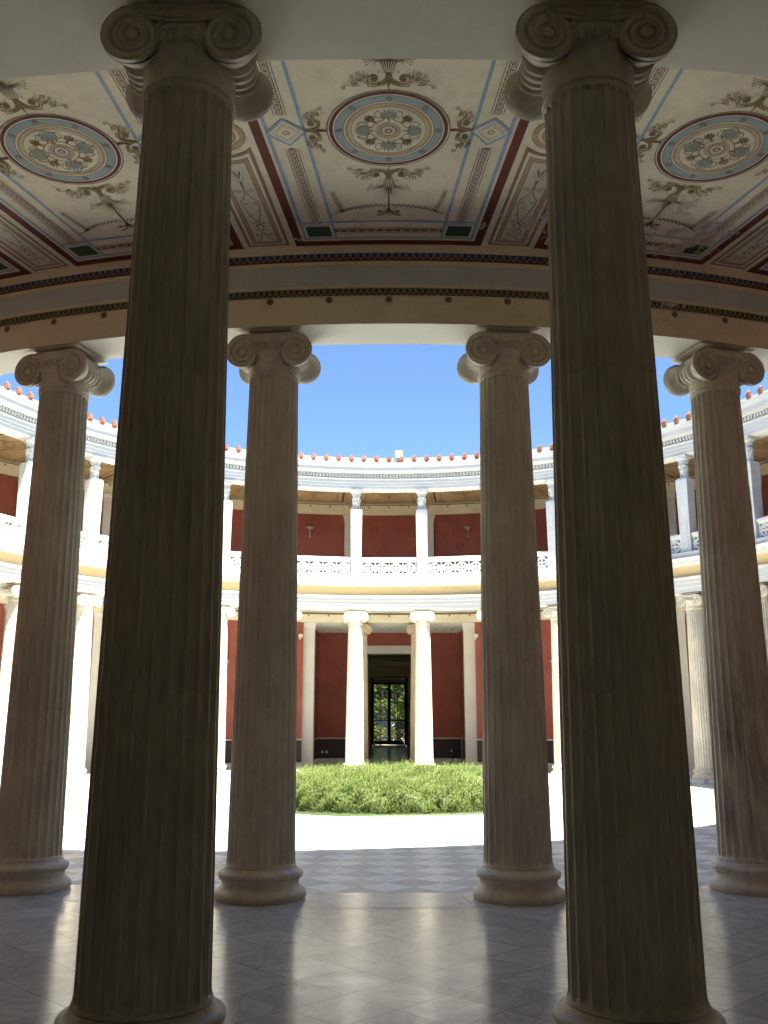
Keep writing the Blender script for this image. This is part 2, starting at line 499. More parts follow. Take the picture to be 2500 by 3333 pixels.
    for j in range(len(prof)-1):
        for i in range(4): fs.append((j*4+i, j*4+(i+1) % 4, (j+1)*4+(i+1) % 4, (j+1)*4+i))
    fs.append((20, 21, 22, 23))
    ab.add(vs, fs, mat); ab.build('abacus', cap)

def ring(k, side, r=R0):
    "k-th column axis to the right (side=1) or left (-1) of the far doorway; returns x,y,rz"
    a = (k+.5)*DA*side
    return r*sin(a), r*cos(a), -a
proto = thing('ionic_column', 'x', 'column', (0, 0, 0))
column_meshes('marble', proto)
def side_word(s): return 'right' if s > 0 else 'left'
first = True
for side in (-1, 1):
    for k in range(16):
        x, y, rz = ring(k, side); w = side_word(side)
        if k <= 5:
            lab = f"sunlit white fluted column, {ORD[k]} to the {w} of the far doorway"
            if k == 0: lab = f"sunlit white fluted column standing just {w} of the far dark doorway"
            if k == 1: lab = f"bright fluted column mostly hidden behind the near {w} pale column"
            if k == 3: lab = f"sunlit column glimpsed at the inner edge of the dark {w} column" if False else f"sunlit fluted column, fourth {w} of the far doorway, mostly behind the big dark column"
            grp = 'columns of the far half of the courtyard ring'
        elif k < 14:
            lab = f"fluted marble column of the {w} side of the ring, {ORD[k]} from the far doorway"
            grp = 'columns of the sides of the courtyard ring'
        else:
            if k == 15: lab = f"shaded brown-grey marble column just {w} of the picture centre, inner side of the dark column" if False else f"shaded fluted column between the bush and the dark {w} column"
            else: lab = ("grey-brown fluted column with light bluish right side, at the left picture edge" if side < 0
                         else "brown fluted column with black diagonal veins near its foot, at the right picture edge")
            grp = 'near columns of the courtyard ring'
        if first:
            proto.location = (x, y, 0); proto.rotation_euler = (0, 0, rz); proto['label'] = lab; proto['group'] = grp; first = False
        else:
            dup(proto, (x, y, 0), rz, lab, grp)
big = thing('ionic_column', "huge dark fluted column in the left foreground, almost black with shade", 'column', (-1.197, -17.06, 0), 0, 'big dark columns in the foreground')
column_meshes('marble', big, .0655, .280)
for sx in (1,):
    dup(big, (sx*1.197, -17.06, 0), 0, f"huge dark fluted column in the {side_word(sx)} foreground, almost black with shade", 'big dark columns in the foreground')
cp = thing('doorway_column', 'cream ionic column behind the sunlit one, left of the far doorway', 'column', (-1.165, 17.06, 0), 0, 'cream columns in front of the far doorway')
column_meshes('cream_marble', cp)
dup(cp, (1.165, 17.06, 0), 0, 'cream ionic column behind the sunlit one, right of the far doorway', 'cream columns in front of the far doorway')

# ------------------------------------------------------------------ floors
def struct(o): o['kind'] = 'structure'; return o
b = MB(); b.lathe([(0, -.13), (12.215, -.13)], 'court', 128, smooth=False)
struct(b.build('courtyard_floor', fix=False))
b = MB(); b.lathe([(11.94, -.126), (12.21, -.126)], 'white_marble', 128, smooth=False)
for i in range(96):
    a = 2*pi*(i+.3)/96
    b.add([(11.94*sin(a), 11.94*cos(a), -.1235), (12.21*sin(a), 12.21*cos(a), -.1235), (12.21*sin(a+.0007), 12.21*cos(a+.0007), -.1235), (11.94*sin(a+.0007), 11.94*cos(a+.0007), -.1235)], [(0, 1, 2, 3)], 'iron')
struct(b.build('courtyard_floor_border', fix=False))
b = MB()
b.lathe([(13.03, .0), (17.6, .0)], 'floor', 128, smooth=False)
struct(b.build('portico_floor', fix=False))
b = MB()
b.lathe([(12.22, -.14), (12.22, -.012), (12.232, 0), (13.03, 0)], 'stylo', 128, smooth=False)
for i in range(32):
    for s_, jw, sk in ((-1, .012, .035), (1, .006, -.015)):
        a = i*DA+s_*radians(3.35)
        vs = []
        for r, da in ((12.225, sk/12), (12.60, sk/30), (13.03, 0)):
            for q in (-.5, .5): vs.append((r*sin(a+da+q*jw/r), r*cos(a+da+q*jw/r), .0015))
        b.add(vs, [(0, 1, 3, 2), (2, 3, 5, 4)], 'joint' if s_ < 0 else 'board')
b.lathe([(13.022, .0018), (13.034, .0018)], 'board', 128, smooth=False)
struct(b.build('stylobate_step', fix=False))
b = MB()
for i in range(32):
    a = (i+.5)*DA
    b.box(12.16*sin(a), 12.16*cos(a), -.068, .42, .15, .124, 'white_marble', -a)
struct(b.build('step_blocks'))
# vestibule and hall floors
for nm, sg in (('far', 1), ('near', -1)):
    b = MB()
    vs = []; n = 24
    for i in range(n+1):
        x = -3.25+6.5*i/n; vs.append((x, sg*(sqrt(17.6**2-x*x)-.0), 0))
    for i in range(n+1):
        x = -3.25+6.5*i/n; vs.append((x, sg*22.0, 0))
    b.add(vs, [(i, i+1, n+2+i, n+1+i) for i in range(n)], 'floor')
    b.add([(-3.4, sg*22, 0), (3.4, sg*22, 0), (3.4, sg*(50.2 if sg > 0 else 30), 0), (-3.4, sg*(50.2 if sg > 0 else 30), 0)], [(0, 1, 2, 3)], 'floor')
    struct(b.build('hall_floor', fix=False))
b = MB(); b.add([(-900, -900, -.45), (900, -900, -.45), (900, 900, -.45), (-900, 900, -.45)], [(0, 1, 2, 3)], 'ground')
struct(b.build('ground', fix=False))

# ------------------------------------------------------------------ building
B = thing('rotunda_building', 'round two-storey courtyard building with white mouldings, red walls and painted ceilings', 'building')
SEG = 192
def ringpart(name, prof, m, closed=True, seg=SEG, a0=0, a1=2*pi, parent=None, label=None):
    b = MB(); b.lathe(prof, m, seg, a0, a1, closed=closed)
    o = b.build(name, parent or B)
    if label: o['label'] = label
    return o
# lower architrave (three fasciae, crowning moulding)
ringpart('architrave', [(12.275, 5.704), (12.275, 5.845), (12.262, 5.855), (12.250, 5.860), (12.250, 5.985), (12.238, 5.995), (12.226, 6.0), (12.226, 6.105),
                        (12.205, 6.115), (12.19, 6.135), (12.165, 6.15), (12.15, 6.16), (12.15, 6.182), (12.35, 6.185), (12.8, 6.185), (12.8, 5.704)], 'white_plaster')
ringpart('ochre_frieze', [(12.30, 6.188), (12.30, 6.545), (12.8, 6.545), (12.8, 6.188)], 'ochre')
ringpart('cornice', [(12.285, 6.53), (12.26, 6.555), (12.235, 6.565), (12.235, 6.59), (12.12, 6.60), (12.105, 6.61), (12.105, 6.665), (12.085, 6.675), (12.05, 6.70),
                     (12.02, 6.735), (12.005, 6.75), (12.005, 6.775), (12.03, 6.795), (12.3, 6.80), (12.8, 6.80), (12.8, 6.55)], 'white_marble')
ringpart('upper_floor', [(12.81, 6.62), (12.81, 6.80), (17.3, 6.80), (17.3, 6.62)], 'soffit')
ringpart('balustrade_plinth', [(12.12, 6.803), (12.12, 6.845), (12.145, 6.86), (12.145, 6.965), (12.60, 6.965), (12.60, 6.803)], 'white_marble')
# soffit of the ring beam, pale underside
ringpart('beam_soffit', [(12.278, 5.702), (12.278, 5.699), (12.828, 5.699), (12.828, 5.702)], 'bright_soffit')
# inner portico frieze (facing the corridor), r about 12.83
def frieze(sgn, rb, z0, zc, name, flat=False):
    "sgn=+1: face looks outward (inner ring beam); -1: face looks inward (outer wall beam)"
    g = lambda d: rb+sgn*d
    ringpart(name, [(g(-.03), z0), (g(0), z0), (g(0), z0+.302), (g(.006), z0+.306), (g(.010), z0+.312), (g(.012), z0+.395), (g(.024), z0+.40), (g(.026), z0+.425), (g(.010), z0+.432), (g(-.03), z0+.432)], 'frieze')
    ringpart('blue_grey_band', [(g(-.03), z0+.433), (g(.004), z0+.433), (g(.006), z0+.655), (g(-.03), z0+.655)], 'bluegrey')
    ringpart('cornice_strip', [(g(-.03), z0+.656), (g(.010), z0+.656), (g(.022), z0+.665), (g(.026), z0+.70), (g(.020), z0+.705), (g(.020), z0+.79), (g(.030), z0+.795), (g(.040), z0+.82),
                               (g(.052), z0+.845), (g(.058), z0+.862), (g(.058), z0+.868), (g(-.03), z0+.868)], 'frieze')
    ringpart('rust_line', [(g(.0205), z0+.700), (g(.028), z0+.7005), (g(.028), z0+.716), (g(.0205), z0+.7165)], 'rust')
def eggs(sgn, rb, z0, h, per, colm, name, d0=.014):
    n = per*NB; b = MB(); r = rb+sgn*d0
    # backing strip in dark brown, then shells, eggs, darts
    b.lathe([(r, z0), (r+sgn*.002, z0+h*.5), (r+sgn*.004, z0+h)], 'dark', SEG*2)
    w = 2*pi/n
    for i in range(n):
        a = i*w
        def pt(u, v, off):
            rr = r+sgn*(off+.004*v); aa = a+u*w
            return (rr*sin(aa), rr*cos(aa), z0+v*h)
        K = 7
        outs = []; ins = []; egg = []
        for j in range(K):
            q = pi*j/(K-1)
            outs.append(pt(.43*cos(q), .98-.93*sin(q)**.8, .003)); ins.append(pt(.34*cos(q), .98-.83*sin(q)**.8, .003))
            egg.append(pt(.27*cos(q), .98-.74*sin(q)**.8, .004))
        b.add(outs+ins, [(j, j+1, K+j+1, K+j) for j in range(K-1)], 'tan')
        egg.append(pt(0, .65, .010))
        b.add(egg, [(j, j+1, K) for j in range(K-1)]+[(K-1, 0, K)], colm)
        b.add([pt(.5-.07, .75, .003), pt(.5+.07, .75, .003), pt(.5, .08, .003)], [(0, 1, 2)], 'brown')
    o = b.build(name, B, fix=False)
def rosettes(sgn, rb, z, rad, name='frieze_rosettes'):
    b = MB()
    for i in range(NB*4):
        a = i*DA/4; r = rb+sgn*.003
        vs = [(r, 0, 0)]; 
        def P(u, v, off): 
            rr = r+sgn*off; aa = a+u/rr
            return (rr*sin(aa), rr*cos(aa), z+v)
        ringv = [P(rad*cos(2*pi*j/20), rad*sin(2*pi*j/20), 0) for j in range(20)]
        b.add(ringv, [tuple(range(20))], 'dark')
        for j in range(8):
            q = 2*pi*j/8; c_, s_ = cos(q), sin(q)
            pts = []
            for rr2, ww in ((.25, 0), (.55, .17), (.85, .19), (.93, 0), (.85, -.19), (.55, -.17)):
                pts.append(P(rad*(rr2*c_-ww*s_), rad*(rr2*s_+ww*c_), .003))
            b.add(pts, [tuple(range(6))], 'brown')
        b.add([P(rad*.2*cos(2*pi*j/8), rad*.2*sin(2*pi*j/8), .004) for j in range(8)], [tuple(range(8))], 'rust')
    b.build(name, B, fix=False)
frieze(1, 12.83, 5.70, 6.57, 'inner_frieze')
eggs(1, 12.83, 6.012, .078, 39, 'egreen', 'green_egg_moulding')
eggs(1, 12.83, 6.418, .076, 34, 'eblue', 'blue_egg_moulding', .022)
rosettes(1, 12.83, 5.972, .038)
frieze(-1, 16.87, 5.70, 6.57, 'outer_frieze')
eggs(-1, 16.87, 6.012, .078, 39, 'egreen', 'green_egg_moulding')
eggs(-1, 16.87, 6.418, .076, 34, 'eblue', 'blue_egg_moulding', .022)
rosettes(-1, 16.87, 5.972, .038)
# outer beam
ringpart('outer_beam', [(16.90, 5.703), (16.90, 6.80), (17.4, 6.80), (17.4, 5.703)], 'frieze')
# ---- painted ceiling bay
def arc_pts(r, x0, x1, n):
    return [(x0+(x1-x0)*i/n, sqrt(max(r*r-(x0+(x1-x0)*i/n)**2, 0))) for i in range(n+1)]
A = DA/2
def xs(s, y): return (y*sin(A)-s)/cos(A)      # lateral position of the line at distance s from the strip axis
class Paint:
    def __init__(s, z0): s.b = MB(); s.z0 = z0; s.n = 0
    def z(s, layer): s.n += 1; return s.z0-.003*layer-.0000012*s.n
    def poly(s, pts, m, layer=1):
        z = s.z(layer); s.b.add([(x, y, z) for x, y in pts], [tuple(range(len(pts)))], m)
    def strip(s, L, Rr, m, layer=1):
        z = s.z(layer); n = len(L)
        s.b.add([(x, y, z) for x, y in L]+[(x, y, z) for x, y in Rr], [(i, i+1, n+i+1, n+i) for i in range(n-1)], m)
    def line(s, pts, w, m, layer=2, taper=False):
        L = []; Rr = []; n = len(pts)
        for i, (x, y) in enumerate(pts):
            x0, y0 = pts[max(i-1, 0)]; x1, y1 = pts[min(i+1, n-1)]
            dx, dy = x1-x0, y1-y0; l = sqrt(dx*dx+dy*dy) or 1
            ww = w*.5
            if taper: ww *= (1-.75*i/(n-1))
            L.append((x-dy/l*ww, y+dx/l*ww)); Rr.append((x+dy/l*ww, y-dx/l*ww))
        s.strip(L, Rr, m, layer)
    def ringp(s, c, r0, r1, m, layer=1, n=56):
        L = [(c[0]+r0*cos(2*pi*i/n), c[1]+r0*sin(2*pi*i/n)) for i in range(n+1)]
        Rr = [(c[0]+r1*cos(2*pi*i/n), c[1]+r1*sin(2*pi*i/n)) for i in range(n+1)]
        s.strip(L, Rr, m, layer)
    def disc(s, c, r, m, layer=1, n=28):
        s.poly([(c[0]+r*cos(2*pi*i/n), c[1]+r*sin(2*pi*i/n)) for i in range(n)], m, layer)
    def petal(s, c, ang, r0, r1, w, m, layer=2):
        pts = []
        for t, k in ((0, .12), (.35, .6), (.65, 1), (.85, .8), (1, 0), (.85, -.8), (.65, -1), (.35, -.6), (0, -.12)):
            r = r0+(r1-r0)*t
            pts.append((c[0]+r*cos(ang)-k*w*.5*sin(ang), c[1]+r*sin(ang)+k*w*.5*cos(ang)))
        s.poly(pts, m, layer)
    def spiral(s, c, r, start, turns, d, w, m, layer=2, tail=None):
        "spiral curling in from radius r at angle start; tail = extra points before it"
        pts = list(tail or []); n = int(18*turns)+2
        for i in range(n+1):
            t = i/n; a = start+d*2*pi*turns*t; rr = r*(1-.86*t)
            pts.append((c[0]+rr*cos(a), c[1]+rr*sin(a)))
        s.line(pts, w, m, layer, taper=False)
        s.disc(pts[-1], w*.8, m, layer+.3, 8)
    def xf(s, pts, c, ang, sc=1, mx=1):
        return [(c[0]+(x*mx*cos(ang)-y*sin(ang))*sc, c[1]+(x*mx*sin(ang)+y*cos(ang))*sc) for x, y in pts]
def bez(p0, p1, p2, p3, n=12):
    o = []
    for i in range(n+1):
        t = i/n; u = 1-t
        o.append((u**3*p0[0]+3*u*u*t*p1[0]+3*u*t*t*p2[0]+t**3*p3[0], u**3*p0[1]+3*u*u*t*p1[1]+3*u*t*t*p2[1]+t**3*p3[1]))
    return o
def acanthus(P, c, ang, sc, mx, m='olive'):
    "one half of a scroll cluster: local x along the medallion rim, local y away from it"
    T = lambda pts: P.xf(pts, c, ang, sc, mx)
    def sp(cx, cy, r, st, turns, d, w, tail):
        pts = list(tail); n = int(16*turns)+2
        for i in range(n+1):
            t = i/n; a = st+d*2*pi*turns*t; rr = r*(1-.85*t); pts.append((cx+rr*cos(a), cy+rr*sin(a)))
        P.line(T(pts), w, m, 2); P.disc(T([pts[-1]])[0], w*.9, m, 2.3, 8)
    # thick main stem and big scroll with flower
    P.line(T(bez((.0, .165), (.01, .07), (.05, .02), (.115, .035), 14)), .016, m, 2)
    P.line(T(bez((.0, .10), (.02, .03), (.07, -.0), (.15, .012), 14)), .012, m, 2)
    sp(.105, .085, .058, -1.9, 1.15, 1, .0125, bez((.012, .06), (.03, .02), (.06, .02), (.087, .030), 6))
    P.disc(T([(.104, .088)])[0], .026, 'sepia', 2.4, 10)
    for q in range(6): P.petal(T([(.104, .088)])[0], ang+q*pi/3, .004, .032*sc, .016, m, 2.6)
    # second scroll along rim
    sp(.235, .045, .036, 2.4, 1.3, -1, .009, bez((.14, .02), (.165, .055), (.19, .088), (.209, .069), 8))
    sp(.315, -.005, .022, 2.0, 1.2, -1, .007, bez((.20, .02), (.24, .0), (.275, .045), (.306, .015), 8))
    # upper tendrils
    sp(.205, .135, .028, -2.6, 1.25, 1, .008, bez((.150, .10), (.155, .085), (.17, .10), (.181, .121), 6))
    sp(.255, .115, .018, -2.2, 1.1, 1, .006, bez((.19, .08), (.21, .07), (.23, .085), (.245, .1), 6))
    P.line(T(bez((.165, .09), (.175, .13), (.165, .165), (.18, .19), 8)), .009, m, 2, True)
    P.line(T(bez((.165, .09), (.19, .10), (.215, .075), (.23, .085), 8)), .010, m, 2, True)
    P.line(T(bez((.0, .13), (.02, .16), (.05, .155), (.055, .175), 8)), .008, m, 2, True)
    for (x, y, a_) in ((.135, .13, .9), (.07, .145, 1.6), (.045, .05, -.4), (.18, .055, .4), (.27, .05, 1.0)):
        P.petal(T([(x, y)])[0], ang+(a_ if mx > 0 else pi-a_), 0, .03*sc, .012, m, 2.5)
def palm(P, c, ang, r0, r1, spread, n, m, w):
    for i in range(n):
        q = -spread+2*spread*i/(n-1)
        L = (r1-r0)*(1-.42*abs(q/spread)**1.6)
        base = (c[0]+r0*cos(ang), c[1]+r0*sin(ang))
        P.petal(base, ang+q, .008, L, w, m, 2+.03*i)
def medallion(P, c, var):
    P.ringp(c, .524, .531, 'dark'); P.ringp(c, .478, .509, 'dred'); P.ringp(c, .463, .478, 'white')
    P.disc(c, .463, 'white', .8, 56)
    P.ringp(c, .459, .464, 'dark', 1.3); P.ringp(c, .391, .460, 'mblue', 1.1); P.ringp(c, .387, .392, 'dark', 1.3)
    P.disc(c, .388, 'cream', 1.15, 56)
    P.ringp(c, .348, .372, 'tan', 1.6); P.ringp(c, .333, .337, 'dark', 1.7); P.ringp(c, .318, .3225, 'dark', 1.7)
    for k in range(8):
        q = 2*pi*k/8+pi/2; p = (c[0]+.4255*cos(q), c[1]+.4255*sin(q))
        P.disc(p, .027, 'dred', 1.7, 14)
        for j in range(8): P.petal(p, 2*pi*j/8, .009, .024, .011, 'mblue', 2)
        P.disc(p, .006, 'white', 2.4, 8)
    P.ringp(c, .106, .110, 'olive', 1.7); P.ringp(c, .083, .099, 'tan', 1.7); P.disc(c, .074, 'dred', 1.7, 32)
    for j in range(16): P.petal(c, 2*pi*j/16, .026, .067, .021, 'white', 2)
    P.disc(c, .022, 'tan', 2.3, 16); P.disc(c, .012, 'white', 2.6, 12)
    for k in range(4):
        q = pi/2*k
        if var == 0:
            palm(P, c, q, .165, .298, 1.25, 9, 'pgrey', .024)
        else:
            palm(P, c, q, .16, .30, 1.15, 9, 'pgrey', .026)
            pts = [(c[0]+r_*cos(q+a_), c[1]+r_*sin(q+a_)) for r_, a_ in ((.115, 0), (.16, .26), (.21, .36), (.262, .30), (.295, .12), (.312, 0), (.295, -.12), (.262, -.30), (.21, -.36), (.16, -.26), (.115, 0))]
            P.line(pts, .007, 'olive', 2.2)
        P.petal(c, q, .115, .185, .018, 'olive', 2.5)
        q2 = q+pi/4
        palm(P, c, q2, .19, .285, 1.05, 7, 'sepia' if var == 0 else 'olive', .015)
        P.petal(c, q2, .13, .215, .030, 'olive', 2.6)
        for mx in (-1, 1):
            def L(r_, a_): return (c[0]+r_*cos(q2+mx*a_), c[1]+r_*sin(q2+mx*a_))
            P.line([L(.150, .05), L(.150, .22), L(.147, .40), L(.165, .55), L(.18, .62), L(.19, .58), L(.188, .53)], .008, 'olive', 2.2)
            P.line([L(.165, .55), L(.195, .47), L(.20, .35), L(.215, .27), L(.25, .30), L(.275, .38), L(.285, .46), L(.275, .5), L(.265, .47)], .008, 'olive', 2.2)
def rose_band(P, pts_l, pts_r, m_bg='rust'):
    "ornament band between two poly-lines given as functions of 0..1"
def build_bay(name, z, var):
    P = Paint(z); yin, yout = 12.80, 16.93
    # base sector
    n = 14
    L = [(xs(0, yin+(yout-yin)*0), 0)]
    vsl = []
    a0 = -A
    inner = [(12.80*sin(-A+2*A*i/n), 12.80*cos(-A+2*A*i/n)) for i in range(n+1)]
    outer = [(17.0*sin(-A+2*A*i/n), 17.0*cos(-A+2*A*i/n)) for i in range(n+1)]
    P.n = 0
    P.strip(inner, outer, 'cream', 0)
    r_i, r_o = 12.90, 16.80
    def band_rad(s0, s1, m, layer, ra=r_i, rb=r_o):
        for sg in (-1, 1):
            ya = lambda s: sqrt(max(ra*ra-xs(s, ra)**2, 0)); yb = lambda s: sqrt(rb*rb-xs(s, rb)**2)
            pts = [(sg*xs(s0, ya(s0)), ya(s0)), (sg*xs(s1, ya(s1)), ya(s1)), (sg*xs(s1, yb(s1)), yb(s1)), (sg*xs(s0, yb(s0)), yb(s0))]
            P.poly(pts, m, layer)
    def band_arc(r0, r1, s, m, layer):
        for sgn in (1,):
            def line_(r): 
                y = sqrt(r*r-xs(s, r)**2); x = xs(s, y); y = sqrt(r*r-x*x)
                return arc_pts(r, -x, x, 16)
            P.strip(line_(r0), line_(r1), m, layer)
    s0 = .285
    # red border (layered frame): radial and arc bands
    band_rad(s0, s0+.088, 'dred', 1)
    band_arc(r_i, r_i+.095, s0, 'dred', 1.1); band_arc(r_o-.095, r_o, s0, 'dred', 1.1)
    band_rad(s0+.115, s0+.147, 'blue', 1.2, r_i+.13, r_o-.13)
    band_rad(s0+.435, s0+.465, 'blue', 1.3, r_i+.13, r_o-.13)
    for (q0, q1) in ((.135, .165), (.455, .488)):
        band_arc(r_i+q0, r_i+q1, s0+.115, 'blue', 1.4); band_arc(r_o-q1, r_o-q0, s0+.115, 'blue', 1.4)
    # corner squares: frame + green
    for sg in (-1, 1):
        for ra, rb, rc, rd in ((r_i+.19, r_i+.395, r_i+.155, r_i+.43), (r_o-.395, r_o-.19, r_o-.43, r_o-.155)):
            def sq(sa, sb, r1, r2):
                o = []
                for s_, r_ in ((sa, r1), (sb, r1), (sb, r2), (sa, r2)):
                    y = sqrt(r_*r_-xs(s_, r_)**2); o.append((sg*xs(s_, y), y))
                return o
            P.poly(sq(s0+.13, s0+.45, rc, rd), 'blue', 1.6)
            P.poly(sq(s0+.142, s0+.437, rc+.015, rd-.015), 'white', 1.7)
            P.poly(sq(s0+.168, s0+.415, ra, rb), 'green', 1.8)
    # ornament bands with thin side lines and little star flowers
    def orn(p0, p1, w):
        dx, dy = p1[0]-p0[0], p1[1]-p0[1]; l = sqrt(dx*dx+dy*dy); ux, uy = dx/l, dy/l; nx, ny = -uy, ux
        q = lambda t, o: (p0[0]+ux*t+nx*o, p0[1]+uy*t+ny*o)
        P.poly([q(0, -w/2), q(l, -w/2), q(l, w/2), q(0, w/2)], 'rust', 1.6)
        for o in (-w/2-.020, w/2+.020): P.line([q(0, o), q(l, o)], .0055, 'dark', 1.6)
        k = int(l/w); st = l/k
        for i in range(k):
            cc = q((i+.5)*st, 0)
            P.line([q(i*st, -w/2), q(i*st, w/2)], .004, 'white', 1.9)
            for j in range(4):
                P.petal(cc, atan2(uy, ux)+pi/4+pi/2*j, .004, w*.60, w*.20, 'white', 2)
            for j in range(4):
                P.petal(cc, atan2(uy, ux)+pi/2*j, .004, w*.40, w*.16, 'white', 2.1)
    sm = s0+.293; rm = 14.87; w = .066
    for sg in (-1, 1):
        for ra, rb in ((r_i+.44, rm-.24), (rm+.24, r_o-.44)):
            P_ = []
            for r_ in (ra, rb):
                y = sqrt(r_*r_-xs(sm, r_)**2); P_.append((sg*xs(sm, y), y))
            orn(P_[0], P_[1], w)
        y = sqrt(rm*rm-xs(sm, rm)**2)+.0; cx = sg*xs(sm, y); an = sg*(-A)
        for h, m_, ly in ((.185, 'blue', 1.7), (.150, 'cream', 1.8), (.118, 'olive', 1.9), (.110, 'cream', 2.0), (.09, 'olive', 2.1), (.086, 'cream', 2.15)):
            hh = h
            P.poly(P.xf([(hh, 0), (0, hh*1.06), (-hh, 0), (0, -hh*1.06)], (cx, y), an, 1), m_, ly)
        for j in range(8): P.petal((cx, y), 2*pi*j/8, .010, .036, .016, 'olive', 2.4)
    for r_, sg in ((r_i+.30, 1), (r_o-.30, -1)):
        x = xs(s0+.46, r_)
        k = 12; pts = arc_pts(r_, -x, x, k)
        for i in range(k): orn(pts[i], pts[i+1], .056)
    c = (0, rm)
    medallion(P, c, var)
    # red bars from medallion to the blue lines
    for sg in (-1, 1):
        xe = xs(s0+.465, rm)
        P.poly([(sg*.53, rm-.011), (sg*xe, rm-.011), (sg*xe, rm+.011), (sg*.53, rm+.011)], 'dred', 1.9)
    for ang in (0, pi):
        rr = .565
        base = (c[0]-rr*sin(ang), c[1]+rr*cos(ang))
        for mx in (-1, 1): acanthus(P, base, ang, 1.13, mx)
        for q in (-.25, 0, .25): P.petal((base[0], base[1]+(.0 if ang == 0 else 0)), ang+pi/2+q*.5, -.03, .17, .022, 'olive', 2.8)
    for ang in (pi/2, -pi/2):
        base = (c[0]-.575*sin(ang), c[1])
        for mx in (-1, 1): acanthus(P, base, ang, .92, mx)
    # vase, plume, stem, base and garland at both ends
    for sg in (-1, 1):
        T = lambda pts: [(x, rm+sg*y) for x, y in pts]
        o = .735
        P.poly(T([(-.02, o), (.02, o), (.045, o+.03), (.06, o+.10), (.085, o+.14), (-.085, o+.14), (-.06, o+.10), (-.045, o+.03)]), 'sepia', 1.9)
        for k in range(-3, 4):
            P.line(T([(k*.010, o+.01), (k*.014, o+.05), (k*.017, o+.09), (k*.023, o+.135)]), .006, 'cream', 2.1)
        for mx in (-1, 1):
            P.line(T(bez((mx*.07, o+.13), (mx*.10, o+.14), (mx*.12, o+.11), (mx*.105, o+.095), 8)), .006, 'sepia', 2.1)
            for k in range(7):
                q = .15+.2*k
                P.line(T(bez((mx*.005, o+.13), (mx*.05*cos(q), o+.15+.02*k), (mx*.12*cos(q*.8), o+.15+.03*k), (mx*(.175-.018*k), o+.15+.036*k), 8)), .006, 'sepia', 2.2, True)
            for k in range(4):
                P.line(T(bez((mx*.06, o+.14), (mx*.10, o+.15), (mx*.14, o+.12+.02*k), (mx*(.17+.012*k), o+.10+.03*k), 6)), .004, 'sepia', 2.2)
                P.disc(T([(mx*(.17+.012*k), o+.10+.03*k)])[0], .008, 'sepia', 2.4, 6)
        P.line(T([(0, o+.13), (0, o+.35), (.002, o+.62)]), .016, 'sepia', 2.2)
        for mx in (-1, 1):
            P.line(T(bez((0, o+.48), (mx*.01, o+.56), (mx*.05, o+.59), (mx*.085, o+.57), 8)), .014, 'sepia', 2.2)
            P.disc(T([(mx*.09, o+.565)])[0], .019, 'sepia', 2.4, 10)
            P.line(T(bez((0, o+.50), (mx*.01, o+.60), (mx*.06, o+.64), (mx*.12, o+.635), 8)), .015, 'sepia', 2.2)
            G = bez((mx*.01, o+.46), (mx*.2, o+.45), (mx*.36, o+.50), (mx*.47, o+.57), 22)
            P.line(T(G), .006, 'sepia', 2.2)
            for i, (gx, gy) in enumerate(G[1:]):
                P.petal(T([(gx, gy)])[0], (.9 if i % 2 else -1.0)+(0 if mx > 0 else pi), .003, .030, .019, 'sepia', 2.3)
            P.line(T([(mx*.44, o+.55), (mx*.52, o+.60), (mx*.60, o+.65)]), .014, 'sepia', 2.2, True)
            P.disc(T([(mx*.455, o+.56)])[0], .020, 'sepia', 2.4, 10)
            V = bez((mx*.46, o+.56), (mx*.48, o+.46), (mx*.52, o+.36), (mx*.54, o+.22), 12)
            P.line(T(V), .005, 'sepia', 2.2)
            for i, (gx, gy) in enumerate(V[1:]):
                for s2 in (-1, 1): P.petal(T([(gx, gy)])[0], (.35 if s2 > 0 else pi-.35), .004, .027, .014, 'sepia', 2.3)
    # half of the narrow panels on the strip axes are drawn whole on the +A side
    T0 = lambda pts: [(x*cos(A)+y*sin(A), -x*sin(A)+y*cos(A)) for x, y in pts]
    def Q(pts, m, ly): P.poly(T0(pts), m, ly)
    def QL(pts, w, m, ly=2.0, tp=False): P.line(T0(pts), w, m, ly, tp)
    cc = T0([(0, rm)])[0]
    P.ringp(cc, .165, .215, 'tan', 1.2); P.ringp(cc, .213, .217, 'dark', 1.4); P.disc(cc, .130, 'tan', 1.2); P.ringp(cc, .128, .133, 'dark', 1.5)
    P.disc(cc, .07, 'dred', 1.6, 24)
    for j in range(10): P.petal(cc, 2*pi*j/10, .015, .062, .025, 'white', 2)
    for sg in (-1, 1):
        ye = r_i+.04 if sg < 0 else r_o-.04
        dist = abs(ye-rm)
        def fr(h, m, ly, e, dd):
            # frame outline with concave end toward the circle
            pts = [(-h, dist-e), (h, dist-e)]
            rr = .29+dd; q0 = math.asin(min(h/rr, .95))
            arc = [(rr*sin(q0*(1-2*i/12)), rr*cos(q0*(1-2*i/12))) for i in range(13)]
            pts = pts+arc
            P.poly(T0([(x, rm+sg*y) for x, y in pts]), m, ly)
        fr(.222, 'brown', 1.0, 0, 0); fr(.190, 'white', 1.1, .03, .035); fr(.160, 'dark', 1.2, .055, .075); fr(.156, 'tan', 1.3, .059, .08); fr(.118, 'dark', 1.4, .095, .125); fr(.113, 'tint', 1.5, .10, .13)
        # arabesque
        T = lambda pts: [(x, rm+sg*y) for x, y in pts]
        D0 = dist-.10; L_ = D0-.46
        f = lambda t: D0-t*L_        # 0 at far end
